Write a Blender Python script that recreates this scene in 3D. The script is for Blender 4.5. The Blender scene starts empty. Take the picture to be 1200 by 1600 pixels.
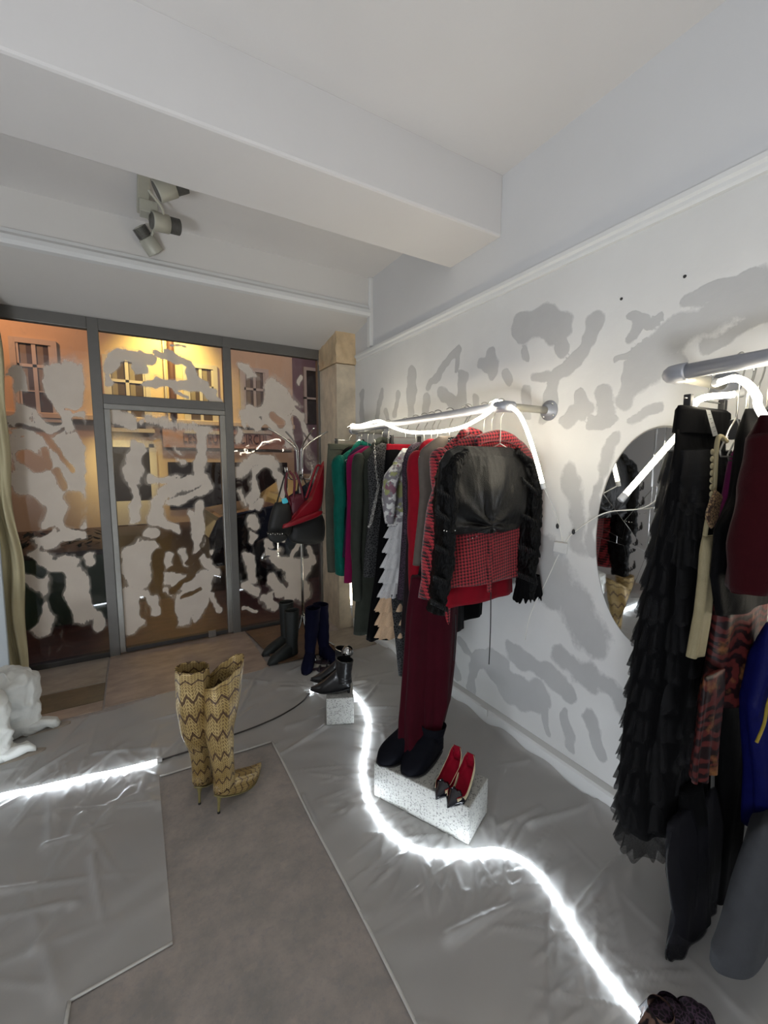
import bpy, math, random
import numpy as np
from mathutils import Vector, noise

random.seed(7); rng = np.random.default_rng(7)
SC = bpy.context.scene
COL = SC.collection

# ------------------------------------------------------------------ camera, world, lights, exposure
CAM_H, FOC = 1.5, 665.0
PITCH, YAW = math.atan2(72, 665), math.radians(30.4)
cd = bpy.data.cameras.new('camera'); cam = bpy.data.objects.new('camera', cd); COL.objects.link(cam)
cam.location = (0, 0, CAM_H); cam.rotation_euler = (math.pi/2-PITCH, 0, -YAW)
cd.sensor_fit = 'VERTICAL'; cd.sensor_height = 36; cd.lens = FOC/1600*36; cd.clip_start = 0.02; cd.clip_end = 120
SC.camera = cam
vs = SC.view_settings; vs.view_transform = 'Standard'; vs.look = 'None'; vs.gamma = 1; vs.use_curve_mapping = False
vs.exposure = 1.0
w = bpy.data.worlds.new('night'); SC.world = w; w.use_nodes = True
w.node_tree.nodes['Background'].inputs[0].default_value = (0.05, 0.055, 0.09, 1)
w.node_tree.nodes['Background'].inputs[1].default_value = 0.6

def lamp(name, kind, loc, target, energy, color, size=0.5, spot=None, sizey=None):
    l = bpy.data.lights.new(name, kind); l.energy = energy; l.color = color
    if kind == 'AREA':
        l.size = size
        if sizey: l.shape = 'RECTANGLE'; l.size_y = sizey
    else: l.shadow_soft_size = size
    if spot: l.spot_size = math.radians(spot); l.spot_blend = 0.9
    o = bpy.data.objects.new(name, l); COL.objects.link(o); o.location = loc
    o.rotation_euler = (Vector(target)-Vector(loc)).to_track_quat('-Z', 'Y').to_euler()
    return o
LED_COLD, LED_WARM = (0.82, 0.91, 1.0), (1.0, 0.90, 0.70)
TUBE_FLOOR, TUBE_RACK = 12.0, 16.0
# added unseen fill: cold area light behind the camera, aimed up to lift ambient
lamp('fill_light_behind', 'AREA', (-1.92, -1.0, 0.15), (-1.1, -0.7, 3.0), 52, (0.88, 0.93, 1.0), 0.75)
# street lamps outside
lamp('street_lamp_yellow', 'SPOT', (1.0, 12.3, 5.6), (1.0, 13.5, 4.1), 330, (1.0, 0.74, 0.24), 0.15, 100)
lamp('street_lamp_low', 'SPOT', (-0.3, 11.9, 2.2), (-0.3, 13.5, 1.3), 60, (1.0, 0.84, 0.42), 0.1, 80)
lamp('street_lamp_orange', 'SPOT', (-3.4, 11.2, 6.4), (-2.6, 13.5, 4.8), 250, (1.0, 0.46, 0.24), 0.3, 100)
lamp('street_lamp_pink', 'SPOT', (3.6, 8.5, 6.5), (2.6, 13.5, 3.6), 230, (1.0, 0.68, 0.60), 0.3, 85)
lamp('street_lamp_near', 'SPOT', (0.2, 5.2, 5.2), (0.2, 5.6, 0), 16, (1.0, 0.62, 0.45), 0.3, 150)

# ------------------------------------------------------------------ pixel -> world on real planes
_f = np.array([math.sin(YAW)*math.cos(PITCH), math.cos(YAW)*math.cos(PITCH), -math.sin(PITCH)])
_r = np.array([math.cos(YAW), -math.sin(YAW), 0.0]); _u = np.cross(_r, _f); _o = np.array([0, 0, CAM_H])
def hit(u, v, ax, val):
    d = _f+_r*(u-600)/FOC-_u*(v-800)/FOC
    return _o+d*((val-_o[ax])/d[ax])
def fl(u, v, z=0.0): return hit(u, v, 2, z)
def onX(u, v, x=1.745): return hit(u, v, 0, x)
def onY(u, v, y): return hit(u, v, 1, y)

# ------------------------------------------------------------------ materials
def s2l(c):
    return tuple(((x/255)/12.92 if x/255 <= 0.04045 else (((x/255)+0.055)/1.055)**2.4) for x in c)
class NT:
    def __init__(s, name):
        s.m = bpy.data.materials.new(name); s.m.use_nodes = True; s.t = s.m.node_tree; s.t.nodes.clear()
        s.out = s.n('ShaderNodeOutputMaterial')
    def n(s, typ, **kw):
        nd = s.t.nodes.new(typ)
        for k, v in kw.items():
            if k.startswith('i_'):
                key = k[2:]; key = int(key) if key.isdigit() else key.replace('_', ' ')
                nd.inputs[key].default_value = v
            else: setattr(nd, k, v)
        return nd
    def l(s, a, b): s.t.links.new(a, b)
    def math(s, op, a, b=None, c=None, clamp=False):
        nd = s.n('ShaderNodeMath', operation=op); nd.use_clamp = clamp
        for i, x in enumerate((a, b, c)):
            if x is None: continue
            if hasattr(x, 'is_linked'): s.l(x, nd.inputs[i])
            else: nd.inputs[i].default_value = x
        return nd.outputs[0]
    def mix(s, f, a, b):
        nd = s.n('ShaderNodeMix', data_type='RGBA')
        for i, x in ((0, f), (6, a), (7, b)):
            if hasattr(x, 'is_linked'): s.l(x, nd.inputs[i])
            elif i == 0: nd.inputs[0].default_value = x
            else: nd.inputs[i].default_value = (*x, 1)
        return nd.outputs[2]
    def noise(s, scale, detail=3, rough=0.55, vec=None, stretch=None, dist=0.0):
        if vec is None: vec = s.coord()
        if stretch:
            mp = s.n('ShaderNodeMapping'); mp.inputs['Scale'].default_value = stretch; s.l(vec, mp.inputs[0]); vec = mp.outputs[0]
        nd = s.n('ShaderNodeTexNoise'); nd.inputs['Scale'].default_value = scale; nd.inputs['Detail'].default_value = detail
        nd.inputs['Roughness'].default_value = rough; nd.inputs['Distortion'].default_value = dist
        s.l(vec, nd.inputs['Vector']); return nd.outputs[0]
    def coord(s):
        if not hasattr(s, '_c'): s._c = s.n('ShaderNodeTexCoord').outputs['Object']
        return s._c
    def uv(s):
        return s.n('ShaderNodeTexCoord').outputs['UV']
    def sep(s, v):
        nd = s.n('ShaderNodeSeparateXYZ'); s.l(v, nd.inputs[0]); return nd.outputs
    def ramp(s, f, lo, hi): 
        nd = s.n('ShaderNodeMapRange', clamp=True); s.l(f, nd.inputs[0]); nd.inputs[1].default_value = lo; nd.inputs[2].default_value = hi
        return nd.outputs[0]
    def bsdf(s, color, rough=0.7, metal=0.0, spec=0.5, alpha=None, sheen=0.0, bump=None, bstr=0.3, bdist=0.01, coat=0.0):
        p = s.n('ShaderNodeBsdfPrincipled')
        for key, x in (('Base Color', color), ('Roughness', rough), ('Metallic', metal), ('Specular IOR Level', spec), ('Alpha', alpha), ('Sheen Weight', sheen), ('Coat Weight', coat)):
            if x is None: continue
            if hasattr(x, 'is_linked'): s.l(x, p.inputs[key])
            else: p.inputs[key].default_value = (*x, 1) if key == 'Base Color' else x
        if bump is not None:
            b = s.n('ShaderNodeBump'); b.inputs['Strength'].default_value = bstr; b.inputs['Distance'].default_value = bdist
            s.l(bump, b.inputs['Height']); s.l(b.outputs[0], p.inputs['Normal'])
        return p.outputs[0]
    def done(s, sh): s.l(sh, s.out.inputs[0]); return s.m

MATS = {}
def simple(name, c, rough=0.7, metal=0.0, var=0.12, scale=14, bump=0.0, bscale=60, spec=0.5, sheen=0.0, coat=0.0):
    if name in MATS: return MATS[name]
    t = NT(name); c = s2l(c); d = tuple(x*(1-var) for x in c); e = tuple(min(1, x*(1+var)) for x in c)
    col = t.mix(t.noise(scale), d, e)
    b = t.noise(bscale, 4) if bump else None
    MATS[name] = t.done(t.bsdf(col, rough, metal, spec, sheen=sheen, bump=b, bstr=bump, bdist=0.004, coat=coat)); return MATS[name]
def fabric(name, c, rough=0.85, sheen=0.25, var=0.2, weave=420, fold=9, bump=0.4, spec=0.07):
    if name in MATS: return MATS[name]
    t = NT(name); c = tuple(x*.55 for x in s2l(c)); d = tuple(x*(1-var) for x in c); e = tuple(min(1, x*(1+var)) for x in c)
    col = t.mix(t.noise(26, 4), d, e)
    h = t.math('ADD', t.math('MULTIPLY', t.noise(fold, 3, stretch=(1, 1, .35)), 1.0), t.math('MULTIPLY', t.noise(weave, 1), 0.06))
    MATS[name] = t.done(t.bsdf(col, rough, 0, spec, sheen=sheen*.15, bump=h, bstr=bump, bdist=0.03)); return MATS[name]
def emit(name, c, k):
    t = NT(name); e = t.n('ShaderNodeEmission'); e.inputs[0].default_value = (*c, 1); e.inputs[1].default_value = k
    return t.done(e.outputs[0])

def painted_wall_mat():
    t = NT('painted_plaster')
    at = t.n('ShaderNodeAttribute', attribute_name='putty').outputs['Fac']
    n1 = t.noise(11, 5, .65, stretch=(1, 1, .6)); n2 = t.noise(70, 3, .7)
    m = t.math('ADD', at, t.math('MULTIPLY', t.math('SUBTRACT', n1, .5), .55)); m = t.math('ADD', m, t.math('MULTIPLY', t.math('SUBTRACT', n2, .5), .12))
    m = t.ramp(m, .46, .60)
    white = t.mix(t.noise(2.2, 4), s2l((200, 199, 196)), s2l((226, 226, 224)))
    grey = t.mix(t.noise(5, 4), s2l((172, 172, 171)), s2l((190, 190, 189)))
    h = t.math('ADD', t.math('MULTIPLY', m, -.5), t.math('MULTIPLY', t.noise(16, 5), .6))
    return t.done(t.bsdf(t.mix(m, white, grey), .62, 0, .4, bump=h, bstr=.35, bdist=.008))
def plain_paint(name, c, v=5):
    t = NT(name); a = s2l(tuple(x-v for x in c)); b = s2l(tuple(min(255, x+v) for x in c))
    return t.done(t.bsdf(t.mix(t.noise(1.7, 4), a, b), .75, 0, .3, bump=t.noise(22, 4), bstr=.12, bdist=.006))
def stone_floor_mat():
    t = NT('mottled_stone')
    n = t.noise(7, 7, .68); n2 = t.noise(42, 5, .75)
    c1 = t.mix(t.ramp(n, .35, .65), s2l((140, 135, 131)), s2l((166, 156, 149)))
    c2 = t.mix(t.math('MULTIPLY', t.ramp(n2, .5, .72), .45), c1, s2l((124, 128, 134)))
    c3 = t.mix(t.math('MULTIPLY', t.ramp(t.noise(19, 6, .7), .55, .72), .5), c2, s2l((178, 162, 152)))
    return t.done(t.bsdf(c3, t.ramp(n2, -.6, 1.2), 0, .4, bump=n2, bstr=.12, bdist=.003))
def slab_mat(name, c):
    t = NT(name); c = s2l(c); n = t.noise(5, 6, .6, stretch=(1, 2, 1)); n2 = t.noise(26, 5, .7)
    c1 = t.mix(t.ramp(n, .3, .7), tuple(x*.72 for x in c), tuple(x*1.2 for x in c))
    return t.done(t.bsdf(t.mix(t.math('MULTIPLY', t.ramp(n2, .55, .8), .4), c1, s2l((150, 128, 118))), .42, 0, .5, bump=n2, bstr=.2, bdist=.004))
def film_mat():
    t = NT('polythene_film')
    n = t.noise(30, 5, .6, stretch=(1, .5, 1))
    b = t.bsdf(t.mix(t.noise(3, 3), s2l((188, 187, 184)), s2l((204, 203, 199))), 0.30, 0, .8, bump=n, bstr=.12, bdist=.004)
    tr = t.n('ShaderNodeBsdfTransparent'); mx = t.n('ShaderNodeMixShader'); mx.inputs[0].default_value = .60
    t.l(tr.outputs[0], mx.inputs[1]); t.l(b, mx.inputs[2]); return t.done(mx.outputs[0])
def glass_mat(name, paint=False, refl=.06):
    t = NT(name)
    tr = t.n('ShaderNodeBsdfTransparent'); tr.inputs[0].default_value = (.93, .94, .93, 1)
    g = t.n('ShaderNodeBsdfGlossy'); g.inputs['Roughness'].default_value = .01
    fr = t.n('ShaderNodeFresnel'); fr.inputs[0].default_value = 1.6
    f = t.math('ADD', fr.outputs[0], refl-.05, clamp=True)
    mx = t.n('ShaderNodeMixShader'); t.l(f, mx.inputs[0]); t.l(tr.outputs[0], mx.inputs[1]); t.l(g.outputs[0], mx.inputs[2])
    if not paint: return t.done(mx.outputs[0])
    at = t.n('ShaderNodeAttribute', attribute_name='wash').outputs['Fac']
    n1 = t.noise(15, 6, .75, stretch=(1.2, 1, .6), dist=.9); n2 = t.noise(60, 3, .7, stretch=(2.2, 1, .25))
    m = t.math('ADD', at, t.math('MULTIPLY', t.math('SUBTRACT', n1, .5), .52)); m = t.math('ADD', m, t.math('MULTIPLY', t.math('SUBTRACT', n2, .5), .45))
    core = t.math('MULTIPLY', t.ramp(m, .47, .56), .97)
    haze = t.math('MULTIPLY', t.ramp(t.math('ADD', at, t.math('MULTIPLY', t.math('SUBTRACT', n1, .5), .9)), .05, .45), .34)
    m2 = t.math('MAXIMUM', core, haze)
    df = t.bsdf(t.mix(t.noise(9, 4), s2l((210, 198, 184)), s2l((226, 215, 201))), .8, 0, .3)
    m3 = t.n('ShaderNodeMixShader'); t.l(m2, m3.inputs[0]); t.l(mx.outputs[0], m3.inputs[1]); t.l(df, m3.inputs[2])
    return t.done(m3.outputs[0])
def houndstooth(name, a, b, scale):
    t = NT(name)
    mp = t.n('ShaderNodeMapping'); mp.inputs['Rotation'].default_value = (0, .12, 0); mp.inputs['Scale'].default_value = (1, .01, 1); t.l(t.coord(), mp.inputs[0])
    x, y, z = t.sep(mp.outputs[0])
    fx = t.math('FRACT', t.math('MULTIPLY', x, scale)); fz = t.math('FRACT', t.math('MULTIPLY', z, scale))
    cx = t.math('GREATER_THAN', fx, .5); cz = t.math('GREATER_THAN', fz, .5)
    dg = t.math('GREATER_THAN', t.math('FRACT', t.math('MULTIPLY', t.math('ADD', fx, fz), 2.0)), .5)
    both = t.math('MULTIPLY', cx, cz); one = t.math('SUBTRACT', t.math('MAXIMUM', cx, cz), both)
    m = t.math('ADD', both, t.math('MULTIPLY', one, dg), clamp=True)
    return t.done(t.bsdf(t.mix(m, s2l(a), s2l(b)), .85, 0, .3, sheen=.2, bump=t.noise(8, 3), bstr=.4, bdist=.03))
def terrazzo():
    t = NT('terrazzo')
    v = t.n('ShaderNodeTexVoronoi'); v.inputs['Scale'].default_value = 150; t.l(t.coord(), v.inputs['Vector'])
    sp = t.sep(v.outputs['Color'])[0]
    c = t.mix(t.ramp(sp, .45, .75), s2l((178, 178, 172)), s2l((122, 122, 120)))
    c = t.mix(t.math('GREATER_THAN', sp, .88), c, s2l((116, 114, 112)))
    c = t.mix(t.ramp(v.outputs['Distance'], .35, .6), c, s2l((170, 169, 163)))
    return t.done(t.bsdf(c, .55, 0, .4, bump=sp, bstr=.06, bdist=.002))
def chevron_leather():
    t = NT('gold_woven_leather')
    u, v, _ = t.sep(t.uv())
    tri = t.math('PINGPONG', t.math('MULTIPLY', u, 9.0), .5)
    z = t.math('ADD', t.math('MULTIPLY', v, 8.0), t.math('MULTIPLY', tri, .8)); z = t.math('ADD', z, t.math('MULTIPLY', t.noise(18, 3), .5))
    fr = t.math('FRACT', z); line = t.math('LESS_THAN', t.math('ABSOLUTE', t.math('SUBTRACT', fr, .5)), .09)
    z2 = t.math('FRACT', t.math('ADD', t.math('MULTIPLY', v, 44.0), t.math('MULTIPLY', tri, 5.0)))
    braid = t.math('MULTIPLY', t.math('GREATER_THAN', z2, .52), .85)
    cell = t.math('GREATER_THAN', t.math('FRACT', t.math('MULTIPLY', u, 34)), .3)
    base = t.mix(t.ramp(t.noise(9, 3), .35, .65), s2l((150, 124, 66)), s2l((196, 172, 118)))
    c = t.mix(t.math('MULTIPLY', braid, cell), base, s2l((96, 70, 42)))
    c = t.mix(t.math('MULTIPLY', line, .85), c, s2l((62, 36, 30)))
    return t.done(t.bsdf(c, .42, .25, .5, bump=z2, bstr=.3, bdist=.003))
def paisley(name, a, b, c3):
    t = NT(name); w = t.n('ShaderNodeTexWave', wave_type='RINGS'); w.inputs['Scale'].default_value = 11; w.inputs['Distortion'].default_value = 12
    w.inputs['Detail'].default_value = 3; t.l(t.coord(), w.inputs['Vector'])
    c = t.mix(t.ramp(w.outputs[1], .35, .6), s2l(a), s2l(b)); c = t.mix(t.ramp(t.noise(14, 4), .58, .68), c, s2l(c3))
    return t.done(t.bsdf(c, .5, 0, .15, bump=t.noise(9, 3), bstr=.4, bdist=.03))
def sheer(name, c, a, rough=.8):
    t = NT(name); x = t.noise(260, 1)
    b = t.bsdf(s2l(c), rough, 0, .3); tr = t.n('ShaderNodeBsdfTransparent'); mx = t.n('ShaderNodeMixShader')
    t.l(t.math('ADD', t.math('MULTIPLY', t.math('SUBTRACT', x, .5), .5), a, clamp=True), mx.inputs[0])
    t.l(tr.outputs[0], mx.inputs[1]); t.l(b, mx.inputs[2]); return t.done(mx.outputs[0])
def floral(name):
    t = NT(name); n = t.noise(26, 2)
    c = t.mix(t.ramp(n, .42, .5), s2l((196, 196, 192)), s2l((120, 116, 120)))
    c = t.mix(t.ramp(t.noise(15, 2), .56, .62), c, s2l((140, 144, 96))); c = t.mix(t.ramp(t.noise(21, 2), .6, .66), c, s2l((120, 84, 96)))
    return t.done(t.bsdf(c, .8, 0, .3, bump=n, bstr=.2, bdist=.01))
def chain_print(name, a, b, sc=60):
    t = NT(name); v = t.n('ShaderNodeTexVoronoi', feature='DISTANCE_TO_EDGE'); v.inputs['Scale'].default_value = sc; t.l(t.coord(), v.inputs['Vector'])
    return t.done(t.bsdf(t.mix(t.ramp(v.outputs['Distance'], .06, .12), s2l(b), s2l(a)), .75, 0, .3))

# ------------------------------------------------------------------ object helpers
def link(o, parent=None):
    COL.objects.link(o)
    if parent is not None: o.parent = parent
    return o
def tag(o, label=None, cat=None, group=None, kind=None):
    if label: o['label'] = label
    if cat: o['category'] = cat
    if group: o['group'] = group
    if kind: o['kind'] = kind
    return o
def thing(name, label, cat, loc=(0, 0, 0), group=None):
    o = bpy.data.objects.new(name, None); COL.objects.link(o); o.empty_display_size = .05
    o.location = tuple(float(c) for c in loc); return tag(o, label, cat, group)
def mesh(name, verts, faces, m, parent=None, smooth=True, uvs=None, attr=None):
    """verts are WORLD coordinates; a child keeps them in place through its parent's inverse"""
    verts = np.asarray(verts, float)
    base = np.zeros(3)
    p = parent
    while p is not None: base += np.array(p.location); p = p.parent
    if parent is None:
        org = verts.mean(axis=0) if False else np.zeros(3)
    else: org = base
    me = bpy.data.meshes.new(name); me.from_pydata((verts-org).tolist(), [], faces if isinstance(faces, list) else faces.tolist()); me.update()
    if smooth: me.polygons.foreach_set('use_smooth', [True]*len(me.polygons))
    if uvs is not None:
        l = me.uv_layers.new(name='UVMap'); vi = np.zeros(len(me.loops), int); me.loops.foreach_get('vertex_index', vi)
        l.data.foreach_set('uv', np.asarray(uvs)[vi].ravel())
    if attr is not None:
        a = me.attributes.new(attr[0], 'FLOAT', 'POINT'); a.data.foreach_set('value', np.asarray(attr[1], np.float32))
    me.materials.append(m)
    return link(bpy.data.objects.new(name, me), parent)
def box_vf(x0, x1, y0, y1, z0, z1, bev=0.0):
    v = [(x, y, z) for z in (z0, z1) for y in (y0, y1) for x in (x0, x1)]
    f = [(0, 2, 3, 1), (4, 5, 7, 6), (0, 1, 5, 4), (2, 6, 7, 3), (0, 4, 6, 2), (1, 3, 7, 5)]
    return v, f
def box(name, x0, x1, y0, y1, z0, z1, m, parent=None, bev=0.0):
    v, f = box_vf(x0, x1, y0, y1, z0, z1); o = mesh(name, v, f, m, parent, smooth=False)
    if bev: add_bevel(o, bev)
    return o
def add_bevel(o, wd, seg=2):
    b = o.modifiers.new('bevel', 'BEVEL'); b.width = wd; b.segments = seg; b.limit_method = 'ANGLE'
def hexa(name, bottom, top, m, parent=None, bev=0.0):
    """prism between two matching polygons"""
    n = len(bottom); v = list(bottom)+list(top)
    f = [tuple(range(n-1, -1, -1)), tuple(range(n, 2*n))]+[(i, (i+1) % n, n+(i+1) % n, n+i) for i in range(n)]
    o = mesh(name, v, f, m, parent, smooth=False)
    if bev: add_bevel(o, bev)
    return o
def prism(name, poly, z0, z1, m, parent=None, bev=0.0):
    return hexa(name, [(p[0], p[1], z0) for p in poly], [(p[0], p[1], z1) for p in poly], m, parent, bev)
def spline(pts, n=8):
    P = [np.array(p, float) for p in pts]
    if len(P) == 2: return [P[0]+(P[1]-P[0])*t for t in np.linspace(0, 1, n+1)]
    P = [2*P[0]-P[1]]+P+[2*P[-1]-P[-2]]; out = []
    for i in range(1, len(P)-2):
        for k in range(n):
            t = k/n; a, b, c, d = P[i-1:i+3]
            out.append(.5*((2*b)+(c-a)*t+(2*a-5*b+4*c-d)*t*t+(3*b-a-3*c+d)*t**3))
    out.append(P[-2]); return out
def tube_vf(path, r, seg=8, flat=1.0, close=True):
    P = np.array(path, float); n = len(P); R = np.full(n, r) if np.isscalar(r) else np.interp(np.linspace(0, 1, n), np.linspace(0, 1, len(r)), r)
    T = np.gradient(P, axis=0); T /= np.linalg.norm(T, axis=1)[:, None]+1e-9
    ref = np.array([0, 0, 1.0]) if abs(T[0][2]) < .9 else np.array([1.0, 0, 0])
    V, UV = [], []
    N = np.cross(T[0], ref); N /= np.linalg.norm(N)
    for i in range(n):
        N = N-T[i]*(N@T[i]); N /= np.linalg.norm(N)+1e-9; B = np.cross(T[i], N)
        for j in range(seg):
            a = 2*math.pi*j/seg; V.append(P[i]+R[i]*(math.cos(a)*N+flat*math.sin(a)*B)); UV.append((j/seg, i/(n-1)))
    F = [(i*seg+j, i*seg+(j+1) % seg, (i+1)*seg+(j+1) % seg, (i+1)*seg+j) for i in range(n-1) for j in range(seg)]
    if close: F += [tuple(range(seg-1, -1, -1)), tuple((n-1)*seg+j for j in range(seg))]
    return V, F, UV
def tube(name, pts, r, m, parent=None, seg=8, n=8, smooth_path=True, flat=1.0):
    path = spline(pts, n) if smooth_path else [np.array(p, float) for p in pts]
    V, F, UV = tube_vf(path, r, seg, flat)
    return mesh(name, V, F, m, parent, uvs=UV)
def join(parts):
    V, F = [], []
    for v, f in parts:
        k = len(V); V += [tuple(p) for p in v]; F += [tuple(i+k for i in q) for q in f]
    return V, F
def loft(name, rings, m, parent=None, cap=(True, True), smooth=True, solid=0.0, sub=0):
    n, k = len(rings), len(rings[0]); V = [p for r in rings for p in r]
    UV = [(j/k, i/(n-1)) for i in range(n) for j in range(k)]
    F = [(i*k+j, i*k+(j+1) % k, (i+1)*k+(j+1) % k, (i+1)*k+j) for i in range(n-1) for j in range(k)]
    if cap[0]: F.append(tuple(range(k-1, -1, -1)))
    if cap[1]: F.append(tuple((n-1)*k+j for j in range(k)))
    o = mesh(name, V, F, m, parent, smooth=smooth, uvs=UV)
    if solid: s = o.modifiers.new('thick', 'SOLIDIFY'); s.thickness = solid
    if sub: s = o.modifiers.new('sub', 'SUBSURF'); s.levels = s.render_levels = sub
    return o
def sheet(name, grid, m, parent=None, solid=0.0, wrap=False):
    n, k = len(grid), len(grid[0]); V = [p for r in grid for p in r]
    UV = [(j/(k-1), i/(n-1)) for i in range(n) for j in range(k)]
    kk = k if wrap else k-1
    F = [(i*k+j, i*k+(j+1) % k, (i+1)*k+(j+1) % k, (i+1)*k+j) for i in range(n-1) for j in range(kk)]
    o = mesh(name, V, F, m, parent, uvs=UV)
    if solid: s = o.modifiers.new('thick', 'SOLIDIFY'); s.thickness = solid
    return o
def pillow(name, outline, y, t, m, parent=None):
    """soft bag-like body from an outline [(x,z)] in the plane y, thickness t"""
    O = np.array(spline([(*p, 0) for p in outline]+[(*outline[0], 0)], 4))[:-1, :2]; c = O.mean(axis=0); rings = []
    for s, d in ((.05, -1), (.5, -.96), (.8, -.8), (.95, -.45), (1, 0), (.95, .45), (.8, .8), (.5, .96), (.05, 1)):
        q = c+(O-c)*s; rings.append([(p[0], y+d*t/2, p[1]) for p in q])
    return loft(name, rings, m, parent)
def sphere_vf(c, r, nu=16, nv=10, sc=(1, 1, 1)):
    rings = [[(c[0]+r*sc[0]*math.sin(b)*math.cos(a), c[1]+r*sc[1]*math.sin(b)*math.sin(a), c[2]+r*sc[2]*math.cos(b)) for a in np.linspace(0, 2*math.pi, nu, endpoint=False)] for b in np.linspace(.02, math.pi-.02, nv)]
    n, k = nv, nu; V = [p for q in rings for p in q]
    F = [(i*k+j, (i+1)*k+j, (i+1)*k+(j+1) % k, i*k+(j+1) % k) for i in range(n-1) for j in range(k)]
    return V, F

# ------------------------------------------------------------------ shared materials
M_WALL = painted_wall_mat(); M_CEIL = plain_paint('ceiling_paint', (212, 209, 206)); M_TRIM = plain_paint('trim_paint', (216, 216, 214), 4)
M_UP = plain_paint('upper_wall_paint', (206, 206, 206)); M_SOFFIT = plain_paint('soffit_paint', (212, 209, 204))
M_FLOOR = stone_floor_mat(); M_FILM = film_mat(); M_TERR = terrazzo()
M_STEEL = simple('steel_frame', (116, 114, 110), .45, .55, .1); M_CHROME = simple('chrome', (205, 205, 200), .14, 1.0, .03)
M_PIPE = simple('grey_pipe', (150, 152, 158), .42, .35, .12, 18); M_BRONZE = simple('dark_bronze', (54, 50, 48), .5, .3)
M_WIRE = simple('wire', (170, 168, 162), .3, .9); M_CORD = simple('clear_cord', (236, 234, 226), .5); M_BLACKCORD = simple('black_cord', (22, 22, 24), .6)
M_COLD = emit('led_cold', LED_COLD, TUBE_FLOOR); M_WARM = emit('led_warm', LED_WARM, TUBE_RACK)
M_WHITEPL = simple('white_plastic', (214, 214, 212), .4); M_BLACKPL = simple('black_plastic', (26, 26, 28), .4)

# ------------------------------------------------------------------ the setting
WX, WY, CZ = 1.745, 3.86, 3.0
XL, YB = -2.3, -2.9
def seg_field(P, strokes):
    """P (N,2); strokes [(pts (k,2), width, strength)] -> 0.5 at the stroke's edge"""
    A = np.zeros(len(P))
    for pts, wd, st in strokes:
        pts = np.array(pts, float)
        if len(pts) == 1: pts = np.vstack([pts, pts+1e-4])
        lo, hi = pts.min(0)-wd*1.5, pts.max(0)+wd*1.5
        idx = np.where(((P > lo) & (P < hi)).all(1))[0]
        if len(idx) == 0: continue
        Q = P[idx]; D = np.full(len(Q), 9.0)
        for a, b in zip(pts[:-1], pts[1:]):
            ab = b-a; t = np.clip(((Q-a)@ab)/(ab@ab+1e-12), 0, 1); D = np.minimum(D, np.linalg.norm(Q-(a+t[:, None]*ab), axis=1))
        A[idx] = np.maximum(A[idx], st*np.clip(1-.5*(D/wd)**2, 0, 1))
    return A
def warp(P, amp, f):
    x, y = P[:, 0]*f, P[:, 1]*f
    dx = np.sin(1.7*y+1.3*np.sin(2.3*x))+.5*np.sin(4.1*y+2.9*x)+.3*np.sin(9.3*x-7.7*y); dy = np.sin(1.9*x+1.1*np.sin(2.9*y)+1)+.5*np.sin(4.7*x-3.1*y)+.3*np.sin(8.3*y+6.1*x)
    return P+amp*np.stack([dx, dy], 1)
def grid_mesh(a0, a1, b0, b1, step):
    A = np.arange(a0, a1+step*.5, step); B = np.arange(b0, b1+step*.5, step); A[-1] = a1; B[-1] = b1
    na, nb = len(A), len(B); G = np.stack(np.meshgrid(A, B, indexing='ij'), -1).reshape(-1, 2)
    i, j = np.meshgrid(np.arange(na-1), np.arange(nb-1), indexing='ij'); k = (i*nb+j).ravel()
    return G, np.stack([k, k+nb, k+nb+1, k+1], 1)

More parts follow.
